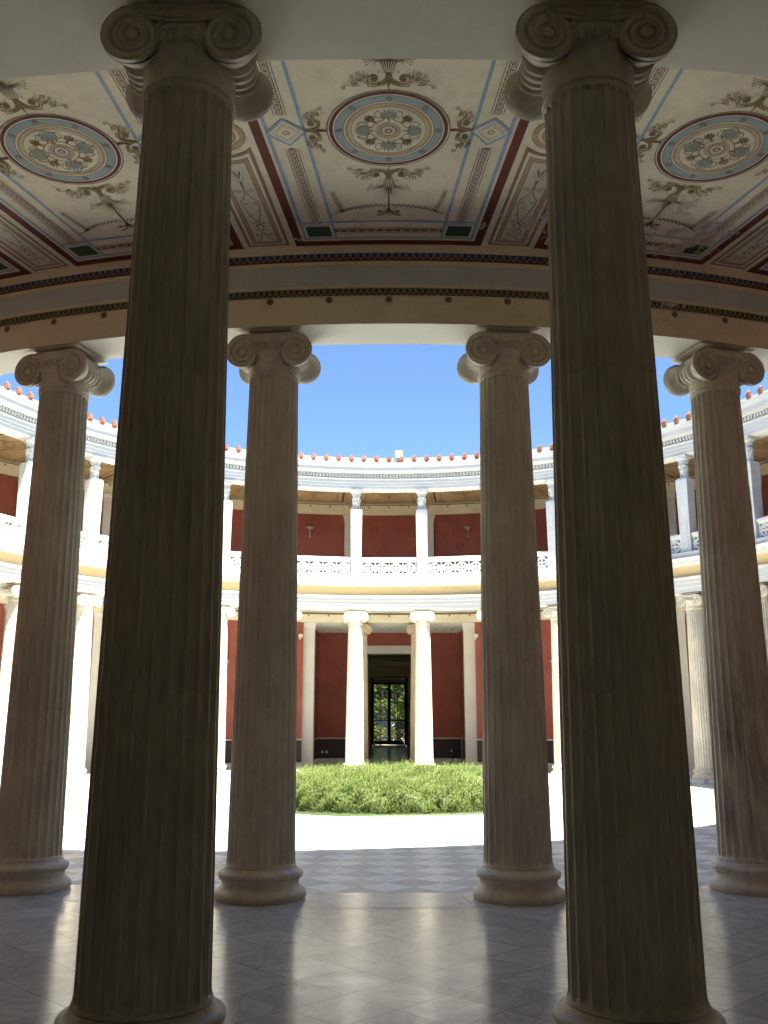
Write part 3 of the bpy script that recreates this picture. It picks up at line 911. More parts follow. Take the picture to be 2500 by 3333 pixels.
        for mx in (-1, 1):
            W = lambda pts: T([(mx*x, f(t)) for x, t in pts])
            QL(W([(.09, .01), (.05, .04), (.02, .09), (.012, .16), (.03, .22)]), .008, 'sepia', 2.0)
            QL(W([(.0, .25), (.03, .34), (.06, .43), (.085, .52), (.08, .58), (.04, .62), (.012, .67), (.008, .74), (.0, .84)]), .008, 'sepia', 2.0)
            for (cx_, t_, r_, st, dr) in ((.06, .10, .032, pi, 1), (.05, .54, .024, 0, -1), (.068, .72, .034, pi, -1), (.05, .27, .022, pi, 1), (.045, .17, .018, pi, 1), (.055, .38, .016, pi, -1)):
                pts = []
                for i in range(22):
                    q = i/21; a_ = st+dr*2*pi*1.3*q; rr = r_*(1-.8*q); pts.append((mx*(cx_+rr*cos(a_)), f(t_)+rr*sin(a_)))
                QL(T(pts), .0065, 'olive' if r_ < .03 else 'sepia')
            for k in range(5):
                QL(W([(.002, .86), (.012+.008*k, .92+.01*k), (.02+.016*k, .97-.018*k)]), .006, 'sepia', 2.1, True)
            QL(W([(.03, .22), (.035, .24), (.0, .26)]), .012, 'dark', 2.1)
            QL(W([(.0, .78), (.03, .84), (.045, .90)]), .005, 'olive', 2.1)
            QL(W([(.0, .30), (.035, .33), (.06, .31)]), .005, 'olive', 2.1)
    return P.b.build(name, None, fix=False)
bayA = build_bay('ceiling_panel', 6.570, 0)
bayB = build_bay('ceiling_panel', 6.570, 1)
def place_part(src, rz, dz=0, first=False):
    o = src if first else src.copy()
    if not first: C.objects.link(o)
    o.parent = B; o.rotation_euler = (0, 0, rz); o.location = (0, 0, dz); return o
M['gcream'] = paint('gallery_ochre_cream', (.62, .43, .22), .09, dirt=.3, pl=False)
def gallery_copy(src):
    o = src.copy(); o.data = src.data.copy(); C.objects.link(o); o.name = 'gallery_ceiling_panel'
    sw = {'cream': 'gcream', 'blue': 'tan', 'green': 'brown', 'white': 'gcream', 'mblue': 'tan', 'tint': 'gcream', 'rust': 'brown', 'pgrey': 'olive'}
    for i, m in enumerate(o.data.materials):
        for a_, b_ in sw.items():
            if m == M[a_]: o.data.materials[i] = M[b_]; break
    return o
galA, galB = gallery_copy(bayA), gallery_copy(bayB)
usedA = usedB = False
for i in range(NB):
    odd = i % 2
    src = bayB if odd else bayA
    f_ = not (usedB if odd else usedA)
    if odd: usedB = True
    else: usedA = True
    place_part(src, -i*DA, 0, f_)
for i in range(NB):
    a = ((i*DA+pi) % (2*pi))-pi
    if abs(a) < radians(100): place_part(galB if i % 2 else galA, -i*DA, 4.155, i < 2)

# ---- walls, lower storey: red ring wall with dado, broken by two vestibules
w0 = math.asin(3.50/17.1)
for sg, (a0, a1) in enumerate(((w0, pi-w0), (pi+w0, 2*pi-w0))):
    side = 'right' if sg == 0 else 'left'
    ringpart('ring_wall', [(17.10, 0), (17.10, 5.698), (17.6, 5.698), (17.6, 0)], 'red', True, 96, a0, a1)
    ringpart('dado', [(17.08, .15), (17.08, 1.0), (17.099, 1.0), (17.099, .15)], 'dado', True, 96, a0, a1)
    ringpart('dado_rail', [(17.075, 1.0), (17.05, 1.008), (17.05, 1.05), (17.099, 1.058), (17.099, 1.0)], 'pil', True, 96, a0, a1)
    ringpart('skirting', [(17.06, .002), (17.06, .14), (17.07, .15), (17.099, .15), (17.099, .002)], 'white_marble', True, 96, a0, a1)
# upper storey wall
ringpart('upper_wall', [(16.95, 6.80), (16.95, 10.85), (17.5, 10.85), (17.5, 6.80)], 'red')
def pilaster(name, z0, z1, capz):
    b = MB()
    b.box(0, -.06, (z0+capz)/2, .42, .12, capz-z0, 'pil')
    prof = [(0, .21, .12), (.03, .225, .135), (.045, .225, .135), (.06, .235, .145), (.75, .27, .18), (.8, .285, .195), (1.0, .285, .195)]
    H = z1-capz; vs = []
    pr = [(0, .222, .135), (.10, .222, .135), (.12, .232, .145), (.35, .232, .145), (.55, .25, .16), (.72, .278, .185), (.76, .285, .195), (1.0, .285, .195)]
    for t, hx, d in pr:
        for x, y in ((-hx, 0), (hx, 0), (hx, -d), (-hx, -d)): vs.append((x, y, capz+t*H))
    fs = [(0, 1, 2, 3)]+[(j*4+i, j*4+(i+1) % 4, (j+1)*4+(i+1) % 4, (j+1)*4+i) for j in range(len(pr)-1) for i in range(4)]+[(28, 29, 30, 31)]
    b.add(vs, fs, 'pil')
    b.box(0, -.075, z0+.07, .46, .15, .14, 'pil')
    return b.build(name, B)
pl = pilaster('pilaster', .0, 5.696, 5.40); first = True
for side in (-1, 1):
    for k in range(2, 14):
        a = (k+.5)*DA*side; r = 17.095
        o = pl if first else pl.copy()
        if not first: C.objects.link(o)
        first = False
        o.parent = B; o.location = (r*sin(a), r*cos(a), 0); o.rotation_euler = (0, 0, -a)
pu = pilaster('upper_pilaster', 6.80, 10.225, 9.90); first = True
for side in (-1, 1):
    for k in range(0, 9):
        a = (k+.5)*DA*side; r = 16.945
        o = pu if first else pu.copy()
        if not first: C.objects.link(o)
        first = False
        o.parent = B; o.location = (r*sin(a), r*cos(a), 0); o.rotation_euler = (0, 0, -a)
# upper frieze under the gallery ceiling
g0 = 10.226
ringpart('upper_frieze', [(16.86, g0), (16.86, g0+.39), (16.83, g0+.40), (16.83, g0+.43), (16.80, g0+.45), (16.80, g0+.47), (16.77, g0+.50), (16.949, g0+.50), (16.949, g0)], 'frieze')
eggs(-1, 16.865, g0+.395, .05, 34, 'egreen', 'upper_egg_moulding', .04)
ringpart('upper_dark_line', [(16.765, g0+.455), (16.765, g0+.475), (16.80, g0+.475), (16.80, g0+.455)], 'brown')
rosettes(-1, 16.855, g0+.335, .04, 'upper_frieze_rosettes')
# upper entablature
ringpart('upper_architrave', [(12.285, 10.216), (12.285, 10.318), (12.272, 10.325), (12.262, 10.33), (12.262, 10.425), (12.250, 10.432), (12.238, 10.437), (12.238, 10.54), (12.225, 10.55), (12.20, 10.565),
                              (12.19, 10.575), (12.19, 10.60), (12.35, 10.602), (12.86, 10.602), (12.86, 10.216)], 'white_plaster')
ringpart('upper_beam_soffit', [(12.29, 10.214), (12.29, 10.211), (12.858, 10.211), (12.858, 10.214)], 'bright_soffit')
ringpart('upper_inner_frieze', [(12.862, 10.213), (12.862, 10.72), (12.90, 10.72), (12.885, 10.60), (12.885, 10.213)], 'frieze')
b = MB()
b.lathe([(12.24, 10.603), (12.24, 10.757), (12.5, 10.757), (12.5, 10.603)], 'white_plaster', SEG, closed=True)
for i in range(NB*20):
    a = (i+.5)*2*pi/(NB*20)
    b.box(12.19*sin(a), 12.19*cos(a), 10.685, .072, .098, .112, 'white_plaster', -a)
b.build('dentil_band', B)
ringpart('corona', [(12.16, 10.758), (12.13, 10.775), (12.10, 10.80), (12.06, 10.812), (12.05, 10.825), (11.90, 10.832), (11.90, 10.822), (11.875, 10.822), (11.87, 10.93), (11.855, 10.94), (11.84, 10.955), (11.82, 10.975), (11.775, 11.01),
                    (11.745, 11.045), (11.74, 11.06), (11.745, 11.075), (12.35, 11.16), (12.5, 11.16), (12.5, 10.758)], 'white_plaster')
ringpart('parapet', [(12.42, 11.162), (12.42, 11.40), (12.40, 11.405), (12.40, 11.44), (12.75, 11.45), (12.75, 11.162)], 'white_plaster')
ringpart('roof', [(12.76, 10.95), (12.76, 11.16), (17.8, 11.16), (17.8, 10.95)], 'roof')
ringpart('outer_wall', [(17.55, 5.71), (17.55, 10.94), (17.8, 10.94), (17.8, 5.71)], 'roof')
# ---- vestibules, far and near
for sg in (1, -1):
    wallm = 'red' if sg > 0 else 'near_wall'
    def P1(nm, *boxes):
        b = MB()
        for q in boxes: b.box(*q)
        return b.build(nm, B)
    for sx in (-1, 1):
        P1('vestibule_side_wall', (sx*3.35, sg*19.15, 2.85, .30, 4.2, 5.69, wallm))
        P1('dado', (sx*2.12, sg*21.185, .575, 2.14, .03, .83, 'dado')); P1('dado', (sx*3.185, sg*19.3, .585, .03, 3.75, .83, 'dado'))
        P1('dado_rail', (sx*2.12, sg*21.175, 1.02, 2.14, .05, .05, 'pil')); P1('dado_rail', (sx*3.175, sg*19.28, 1.02, .05, 3.70, .05, 'pil'))
        P1('skirting', (sx*2.12, sg*21.165, .0825, 2.14, .07, .155, 'white_marble')); P1('skirting', (sx*3.165, sg*19.27, .0825, .07, 3.72, .155, 'white_marble'))
    P1('vestibule_back_wall', (-2.225, sg*21.45, 2.85, 2.35, .5, 5.69, wallm), (2.225, sg*21.45, 2.85, 2.35, .5, 5.69, wallm), (0, sg*21.45, 5.385, 2.101, .5, .63, wallm))
    for sx in (-1, 1):
        b = MB()
        b.box(sx*3.30, sg*17.24, 2.72, .46, .50, 5.44, 'pil')
        pr = [(5.44, .24, .26), (5.47, .25, .27), (5.50, .25, .27), (5.60, .285, .305), (5.62, .295, .315), (5.696, .295, .315)]
        vs = []
        for z, hx, hy in pr:
            for x, y in ((-1, -1), (1, -1), (1, 1), (-1, 1)): vs.append((sx*3.30+x*hx, sg*17.24+y*hy, z))
        fs = [(0, 1, 2, 3)]+[(j*4+i, j*4+(i+1) % 4, (j+1)*4+(i+1) % 4, (j+1)*4+i) for j in range(5) for i in range(4)]+[(20, 21, 22, 23)]
        b.add(vs, fs, 'pil')
        b.box(sx*3.30, sg*17.24, .075, .50, .54, .15, 'white_marble')
        b.build('anta_pier', B)
    # grey ceiling over vestibule and under the beam, cut to the ring line
    b = MB(); n = 24; vs = []
    for i in range(n+1):
        x = -3.5+7*i/n; vs.append((x, sg*sqrt(16.868**2-x*x), 5.694))
    for i in range(n+1):
        x = -3.5+7*i/n; vs.append((x, sg*21.2, 5.694))
    b.add(vs, [(i, i+1, n+2+i, n+1+i) for i in range(n)], 'soffit')
    b.box(0, sg*19.6, 5.78, 7.2, 4.4, .13, 'soffit')
    b.build('vestibule_ceiling', B, fix=False)
    # door surround
    b = MB()
    b.box(0, sg*21.19, 4.925, 2.60, .10, .34, 'pil')
    b.box(0, sg*21.17, 5.085, 2.70, .16, .05, 'pil')
    for sx in (-1, 1): b.box(sx*1.16, sg*21.19, 2.375, .24, .10, 4.75, 'pil')
    b.box(0, sg*21.46, 4.91, 2.08, .46, .34, 'hall')
    b.build('door_surround', B)
# wall above beam at rear and boxed hall beyond
b = MB()
y0, y1 = 21.70, 50.0
for sx in (-1, 1): b.box(sx*3.1, (y0+y1)/2, 3.1, .3, y1-y0, 6.2, 'hall')
b.box(0, (y0+y1)/2, 6.35, 6.5, y1-y0, .3, 'hall')
for k in range(9): b.box(0, 23.2+3.1*k, 6.05, 5.9, .35, .32, 'hall')
for k in range(9): b.box(0, 24.75+3.1*k, 6.17, 1.2, 1.2, .05, 'iron')
for sx in (-1, 1):
    b.box(sx*2.15, 50.1, 3.1, 1.7, .3, 6.2, 'hall')
    b.box(sx*1.31, 49.9, 2.55, .10, .2, 5.1, 'iron')
b.box(0, 50.1, 5.65, 2.61, .3, 1.1, 'hall')
b.build('far_hall', B)
b = MB()
for sx in (-1, 1): b.box(sx*3.1, -26, 3.1, .3, 8.4, 6.2, 'near_wall')
b.box(0, -26, 6.35, 6.5, 8.4, .3, 'near_wall'); b.box(0, -30.2, 3.1, 6.5, .3, 6.2, 'near_wall')
b.build('near_hall', B)
# glazed garden door
G = MB()
gd = bpy.data.objects.new('garden_door', None); C.objects.link(gd); gd.parent = B; gd.location = (0, 49.95, 0)
gd['label'] = 'tall dark iron glazed double door at the end of the far hall'
G.box(0, 0, .07, 2.5, .12, .14, 'joint'); G.box(-1.24, 0, 2.62, .12, .12, 4.96, 'iron'); G.box(1.24, 0, 2.62, .12, .12, 4.96, 'iron')
G.box(0, 0, 4.60, 2.36, .12, .14, 'iron'); G.box(0, 0, 5.05, 2.36, .12, .10, 'iron')
G.build('door_frame', gd)
g2 = MB(); g2.box(0, 0, 4.83, 2.36, .06, .32, 'hall')
for z in (4.72, 4.83, 4.96): g2.box(0, -.05, z, 2.3, .04, .03, 'board')
g2.build('transom_panel', gd)
for sx in (-1, 1):
    lf = MB()
    lf.box(sx*.06, 0, 2.36, .12, .09, 4.34, 'iron'); lf.box(sx*1.155, 0, 2.36, .05, .09, 4.34, 'iron'); lf.box(sx*.60, 0, .32, .98, .09, .26, 'iron')
    lf.box(sx*.62, 0, 2.45, .05, .08, 4.05, 'iron')
    lf.box(sx*.63, 0, 1.93, 1.02, .08, .07, 'iron'); lf.box(sx*.63, 0, 3.24, 1.02, .08, .03, 'iron')
    for z in (.66, .90): lf.box(sx*.63, .03, z, 1.02, .02, .02, 'iron')
    for cx in (.365, .89):
        for z0_ in [.45+.23*q for q in range(18)]:
            for d in (-1, 1):
                lf.tube([(sx*(cx-.22), .04, z0_ if d > 0 else z0_+.23), (sx*(cx+.22), .04, z0_+.23 if d > 0 else z0_)], .011, 'iron', 4)
    lf.box(sx*.63, 0, 2.5, 1.02, .012, 4.05, 'glass')
    lf.build('door_leaf', gd)

# ------------------------------------------------------------------ herm pillars with women's heads
def herm():
    t = thing('herm_pillar', 'x', 'pillar')
    b = MB()
    zs = [(6.968, .235, .235), (7.00, .235, .235), (7.005, .215, .215), (7.06, .205, .21)]
    def tap(z): q = (z-7.06)/(9.40-7.06); return .178+.030*q, .19+.02*q
    for z in (7.061, 7.8, 8.6, 9.36): zs.append((z,)+tap(z))
    zs += [(9.41, .200, .20), (9.445, .165, .17), (9.45, .08, .08)]
    vs = []
    for z, hx, hy in zs:
        for x, y in ((-1, -1), (1, -1), (1, 1), (-1, 1)): vs.append((x*hx, y*hy, z))
    k = len(zs)
    fs = [(0, 1, 2, 3)]+[(j*4+i, j*4+(i+1) % 4, (j+1)*4+(i+1) % 4, (j+1)*4+i) for j in range(k-1) for i in range(4)]+[(4*k-4, 4*k-3, 4*k-2, 4*k-1)]
    b.add(vs, fs, 'white_marble')
    for hx, z0_, z1_ in ((.11, 7.1, 9.28),):      # sunk front panel border
        for x in (-hx, hx): b.box(x, -.200, (z0_+z1_)/2, .012, .012, z1_-z0_, 'white_marble')
        b.tube([(-hx, -.200, z1_), (-hx*.5, -.203, z1_+.02), (0, -.203, z1_), (hx*.5, -.203, z1_+.02), (hx, -.2, z1_)], .007, 'white_marble', 5)
    b.build('pillar_shaft', t)
    h = MB()
    # head and neck as one surface of revolution-like sculpt, face toward -y
    nu, nv = 40, 40; vs = []; fs = []
    for j in range(nv+1):
        q = j/nv; z = 9.43+.52*q
        for i in range(nu):
            a = 2*pi*i/nu                     # a=0 -> front (-y)
            fz = z-9.43
            # silhouette radii
            if fz < .17:                     # neck, flaring to the shoulders
                e = max(0, (.07-fz)/.07)
                rx = .068+.055*e*e; ry = .070+.06*e*e; cy = .012*(fz/.17)
            else:
                u = (fz-.17)/.35             # 0 chin .. 1 crown
                s_ = sqrt(max(0, 1-((u-.52)/.62)**2))
                rx = .118*s_+.004; ry = .135*s_+.004; cy = -.008
            x = rx*sin(a); y = -ry*cos(a)+cy
            fr = max(0, cos(a))
            if fz >= .15:
                u = (fz-.17)/.35
                ax = abs(x)
                d = 0
                d += .020*exp(-((u-.07)/.07)**2)*exp(-(x/.03)**2)          # chin
                d += .014*exp(-((u-.20)/.025)**2)*exp(-(x/.028)**2)        # upper lip
                d += .012*exp(-((u-.15)/.022)**2)*exp(-(x/.024)**2)
                d += .036*exp(-((u-.33)/.05)**2)*exp(-(x/.014)**2)         # nose tip
                d += .020*exp(-((u-.44)/.09)**2)*exp(-(x/.011)**2)         # bridge
                d -= .020*exp(-((u-.47)/.045)**2)*exp(-((ax-.040)/.020)**2)  # sockets
                d += .007*exp(-((u-.465)/.018)**2)*exp(-((ax-.040)/.014)**2)  # lids
                d += .008*exp(-((u-.55)/.03)**2)*exp(-((ax-.035)/.03)**2)  # brow
                y -= d*fr*1.1
                if u > .15 and fr > .2 and u < .64: x *= 1-.12*(1-u)       # taper to the jaw
            vs.append((x, y, z))
    for j in range(nv):
        for i in range(nu): fs.append((j*nu+i, j*nu+(i+1) % nu, (j+1)*nu+(i+1) % nu, (j+1)*nu+i))
    fs.append(tuple(range(nu))[::-1]); fs.append(tuple(nv*nu+i for i in range(nu)))
    h.add(vs, fs, 'white_marble', True)
    head = h.build('head', t)
    r = MB(); rnd = random.Random(3)
    for i in range(30):                    # waves of hair parted over the brow and swept to the sides
        for sx in (-1, 1):
            q = i/29
            if i % 2: continue
            a0_ = sx*(.05+.25*q); 
            pts = []
            for k_ in range(9):
                s_ = k_/8
                aa = sx*(.08+(1.75)*s_); zz = 9.43+.17+.35*(.70+.22*q-.20*s_*s_-.10*q*s_)
                rr = .128+.012*sin(k_*2.2+i)+.010
                pts.append((rr*sin(aa)*.98, -rr*1.13*cos(aa), zz))
            r.tube(pts, [.012+.004*sin(k_*2+i) for k_ in range(9)], 'white_marble', 6)
    for sx in (-1, 1):                     # bunches over the ears and ringlets down to the shoulders
        for k_ in range(5): r.ell((sx*(.128+.006*sin(k_)), -.015+.014*(k_ % 2), 9.72+.035*k_), (.034, .04, .03), 'white_marble', 8, 6)
        for m_ in range(3):
            r.tube([(sx*(.098+.012*m_+.006*sin(i*1.4)), -.05+.045*m_, 9.70-.026*i) for i in range(11)], [.017+.005*sin(i*1.9) for i in range(11)], 'white_marble', 6)
    r.lathe([(.13, -.14), (.15, -.05), (.14, .06), (.10, .14), (0, .16)], 'white_marble', 16, axis='y', org=(0, .03, 9.80))
    for k_ in range(-3, 4): r.ell((.128*sin(k_*.3), -.15*cos(k_*.3), 9.935+.006*(k_ % 2)), (.02, .02, .024), 'white_marble', 8, 6)
    r.build('hair', head)
    c = MB()
    c.lathe([(.10, 9.93), (.148, 9.94), (.152, 9.955), (.146, 9.965), (.140, 10.00), (.15, 10.03), (.175, 10.065), (.205, 10.085), (.222, 10.105), (.222, 10.125), (.21, 10.13), (0, 10.13)], 'white_marble', 36)
    for i in range(24): 
        a = 2*pi*i/24; c.ell((.158*sin(a), .158*cos(a), 10.02), (.014, .014, .026), 'white_marble', 6, 5)
    c.box(0, 0, 10.160, .46, .46, .055, 'white_marble', top=(1.02, 1.02)); c.box(0, 0, 10.199, .50, .50, .020, 'white_marble')
    c.build('capital', t)
    return t
hp = herm(); first = True
for side in (-1, 1):
    for k in range(0, 9):
        a = (k+.5)*DA*side; r = 12.50; w = side_word(side)
        x, y = r*sin(a), r*cos(a)
        lab = (f"marble pillar with a woman's head on the gallery, directly {w} of the centre bay" if k == 0 else
               f"marble pillar with a woman's head on the gallery, {ORD[k]} {w} of the centre bay")
        g = 'pillars with carved heads round the gallery'
        # local -y must face the court centre: rotate by -a (local -y points inward)
        if first:
            hp.location = (x, y, 0); hp.rotation_euler = (0, 0, -a); hp['label'] = lab; hp['group'] = g; first = False
        else: dup(hp, (x, y, 0), -a, lab, g)

# ------------------------------------------------------------------ balustrade panels
def balus():
    t = thing('balustrade_panel', 'x', 'balustrade')
    b = MB(); W = 2.02; H0, H1 = 7.03, 7.44; zc = (H0+H1)/2; u = W/8; th = .10
    hx = W/2
    b.box(0, 0, (6.966+H0)/2+.004, W, .15, H0-6.966-.006, 'white_marble')
    b.build('bottom_rail', t)
    r = MB()
    vs = []
    pr = [(7.44, .055), (7.47, .06), (7.50, .085), (7.53, .11), (7.545, .115), (7.60, .115), (7.62, .10)]
    for z, h in pr:
        for x, y in ((-hx, -h), (hx, -h), (hx, h), (-hx, h)): vs.append((x, y, z))
    fs = [(0, 1, 2, 3)]+[(j*4+i, j*4+(i+1) % 4, (j+1)*4+(i+1) % 4, (j+1)*4+i) for j in range(len(pr)-1) for i in range(4)]+[(24, 25, 26, 27)]
    r.add(vs, fs, 'white_marble'); r.build('top_rail', t)
    l = MB()
    cnt = [0]
    def bar(p, q, w0, w1, wm):
        "leaf-shaped bar: widths at both ends and the middle"
        cnt[0] += 1; e = .0006*cnt[0]
        (x0, z0), (x1, z1) = p, q; dx, dz = x1-x0, z1-z0; L = sqrt(dx*dx+dz*dz); nx, nz = -dz/L, dx/L
        vs = []
        for yy in (-th/2-e+.012, th/2+e-.012):
            for k in range(7):
                s_ = k/6; w = (w0*(1-s_)+w1*s_)+(wm-(w0+w1)/2)*sin(pi*s_)
                for sg in (-1, 1): vs.append((x0+dx*s_+nx*w/2*sg, yy, z0+dz*s_+nz*w/2*sg))
        fs = []
        for k in range(6):
            a_ = 2*k
            fs += [(a_, a_+1, a_+3, a_+2), (14+a_, 14+a_+2, 14+a_+3, 14+a_+1), (a_, a_+2, 14+a_+2, 14+a_), (a_+1, 14+a_+1, 14+a_+3, a_+3)]
        fs += [(0, 14, 15, 1), (12, 13, 27, 26)]
        l.add(vs, fs, 'white_marble')
    for i in range(9):
        x = -hx+i*u; x = max(-hx+.03, min(hx-.03, x))
        bar((x, H0), (x, H1), .07 if i % 2 else .05, .07 if i % 2 else .05, .07)
    bar((-hx, zc), (hx, zc), .07, .07, .07)
    for i in range(0, 9, 2):
        x = -hx+i*u
        for sx in (-1, 1):
            if abs(x+sx*u) > hx+1e-6: continue
            for sz in (-1, 1): bar((x, zc), (x+sx*u, zc+sz*(H1-H0)/2), .05, .05, .085)
    l.build('pierced_lattice', t)
    return t
bp = balus(); first = True
for i in range(-9, 10):
    a = i*DA; r = 12.42
    w = 'right' if i > 0 else 'left'
    lab = ('white pierced marble balustrade between the two central head-carved pillars' if i == 0 else
           f"white pierced marble balustrade panel, {ORD[abs(i)-1]} {w} of the central gallery bay")
    g = 'pierced balustrade panels of the gallery'
    if first: bp.location = (r*sin(a), r*cos(a), 0); bp.rotation_euler = (0, 0, -a); bp['label'] = lab; bp['group'] = g; first = False
    else: dup(bp, (r*sin(a), r*cos(a), 0), -a, lab, g)

# ------------------------------------------------------------------ antefixes
def antefix():
    b = MB(); m = 'terra'
    def slab(pts, y0, y1, m_='terra', bulge=0):
        n = len(pts); vs = [(x, y0, z) for x, z in pts]+[(x*.86, y1, (z-.13)*.9+.13) for x, z in pts]
        fs = [tuple(range(n)), tuple(range(n, 2*n))[::-1]]+[(i, (i+1) % n, n+(i+1) % n, n+i) for i in range(n)]
        b.add(vs, fs, m_)
    # back plate with toothed outline
    pts = []
    nt = 11
    for i in range(nt*2+1):
        q = -2.25+4.5*i/(nt*2)
        r = .150 if i % 2 else .112
        if i == nt: r = .185
        pts.append((sin(q)*r*.80, .185+cos(q)*r*.95))
    pts = [(-.085, .0), (-.09, .055), (-.055, .08)] + pts + [(.055, .08), (.09, .055), (.085, .0)]
    slab(pts[::-1], .025, -.025)
    for i in range(nt):
        q = -1.85+3.7*i/(nt-1)
        L = .150 if i != nt//2 else .175
        x1, z1 = sin(q)*L*.78, .16+cos(q)*L*.95
        b.tube([(0, -.03, .155), (x1*.6, -.045, .155+(z1-.155)*.6), (x1, -.03, z1)], [.008, .017, .006], m, 6)
    b.ell((0, -.045, .15), (.026, .02, .034), m, 8, 6)
    for sx in (-1, 1):
        pts = []
        for i in range(20):
            t = i/19; a = -pi/2-sx*2*pi*1.2*t; rr = .04*(1-.8*t); pts.append((sx*.048+rr*cos(a), -.035, .062+rr*sin(a)))
        b.tube(pts, .009, m, 5)
    b.box(0, .02, .012, .19, .12, .024, m)
    return b.build('antefix', None)
af = antefix(); first = True
NA = 5*NB
for i in range(-36, 37):
    a = (i+.0)*2*pi/NA; r = 11.93
    # the run is centred so that one tile falls just beside the white box
    a += .35*2*pi/NA*0
    if i == 0: lab = 'terracotta palmette ornament on the roof edge, just left of the white box'
    elif i > 0: lab = (f"terracotta palmette ornament on the roof edge, {ORD[i-1]} to the right of the white box")
    else: lab = f"terracotta palmette ornament on the roof edge, {ORD[-i]} to the left of the white box"
    o = af if first else af.copy()
    if not first: C.objects.link(o)
    first = False
    o.location = (r*sin(a), r*cos(a), 11.098); o.rotation_euler = (0, 0, -a)
    tag(o, lab, 'roof ornament', 'terracotta palmettes along the roof edge')

# white box with hanging cables on the roof
rb = thing('roof_box', 'small cream metal box with dangling black cables on the roof edge', 'electrical box', (.37, 12.30, 11.20))
b = MB(); b.box(0, 0, .36, .27, .16, .25, 'wplastic'); b.box(0, -.085, .36, .24, .012, .22, 'wplastic'); bx = b.build('housing', rb, bevel=.008)
b = MB(); b.tube([(.0, .03, -.05), (.0, .03, .24)], .016, 'iron', 8); b.build('post', rb)
b = MB()
for k in range(7):
    x = -.1+.033*k
    b.tube([(x, -.02, .24), (x+.01*sin(k), -.03, .15), (x*.8+.02*cos(k*2), -.03, .05), (x+.03*sin(k*3), -.02, -.03-.01*(k % 3))], .0075, 'cable', 5)
b.build('cables', rb)

# ------------------------------------------------------------------ wall lamps, floodlights, sockets
def sconce():
    t = thing('wall_sconce', 'x', 'wall lamp')
    b = MB()
    b.lathe([(0, 0), (.03, .004), (.07, .02), (.125, .06), (.165, .105), (.172, .125), (.165, .128), (.12, .115), (0, .10)], 'fixture', 28, cx=0, cy=-.19)
    b.build('bowl', t)
    b = MB()
    b.tube([(0, -.19, .005), (0, -.17, -.05), (0, -.10, -.09), (0, -.05, -.18), (0, -.045, -.30)], [.03, .026, .028, .022, .012], 'fixture', 8)
    b.box(0, -.02, -.12, .07, .04, .34, 'fixture')
    b.build('bracket', t)
    return t
sc = sconce(); first = True
for zz, floor_, ks in ((9.50, 'gallery', (1, 3, 5, 7)), (3.95, 'ground floor', (2, 4, 6, 8, 10))):
    for side in (-1, 1):
        for k in ks:
            a = k*DA*side; r = 16.948 if zz > 5 else 17.098; w = side_word(side)
            lab = f"pale bowl wall lamp on the red {floor_} wall, {ORD[ks.index(k)]} {w} of centre"
            if first: sc.location = (r*sin(a), r*cos(a), zz); sc.rotation_euler = (0, 0, -a); sc['label'] = lab; sc['group'] = 'bowl lamps on the red walls'; first = False
            else: dup(sc, (r*sin(a), r*cos(a), zz), -a, lab, 'bowl lamps on the red walls')
for sx in (-1, 1):
    a = sx*math.asin((3.56 if sx > 0 else 3.62)/17.08)
    t = thing('floodlight', f"small white security floodlight high beside the {side_word(sx)} pier of the far porch", 'light', (17.09*sin(a), 17.09*cos(a), 5.08), -a, 'floodlights beside the far porch')
    b = MB(); b.box(0, -.05, .07, .17, .07, .14, 'wplastic'); b.build('housing', t, bevel=.008)
    b = MB(); b.ell((-.03, -.09, -.05), (.05, .05, .05), 'wplastic', 12, 8); b.tube([(0, -.03, 0), (-.02, -.06, -.03)], .015, 'wplastic', 6); b.build('lamp_head', t)
def socket(x, y, z, rz, lab, g):
    t = thing('wall_socket', lab, 'socket', (x, y, z), rz, g)
    b = MB()
    for (cx, cz, sx, sz) in ((0, .04, .10, .02), (0, -.04, .10, .02), (-.04, 0, .02, .06), (.04, 0, .02, .06)): b.box(cx, -.008, cz, sx, .016, sz, 'wplastic')
    b.build('cover', t)
    b = MB(); b.box(0, -.004, 0, .06, .008, .06, 'wplastic'); b.build('insert', t)
for x, side, nb in ((-3.02+.05, 'left', 'nearer the corner'), (-2.83+.05, 'left', 'nearer the door')):
    socket(x, 21.168, .43, 0, f"small white socket on the dark dado {side} of the far door, {nb}", 'sockets on the dark dado')
for x, side, nb in ((2.78, 'right', 'nearer the door'), (2.95, 'right', 'nearer the corner')):
    socket(x, 21.168, .50, 0, f"small white socket on the dark dado {side} of the far door, {nb}", 'sockets on the dark dado')
# ceiling spots of the far vestibule
for i, x in enumerate((-2.15, .0, 2.05, 2.75)):
    t = MB(); t.lathe([(0, 0), (.06, 0), (.075, -.006), (.08, .0)], 'iron', 16)
    o = t.build('ceiling_spotlight'); o.location = (x, 19.6, 5.689)
    tag(o, ['tiny dark recessed spotlight in the far porch ceiling, leftmost', 'tiny dark recessed spotlight in the porch ceiling above the far door',
            'tiny dark recessed spotlight in the porch ceiling, right of the door', 'tiny dark recessed spotlight in the far porch ceiling, rightmost'][i], 'spotlight', 'spotlights in the far porch ceiling')
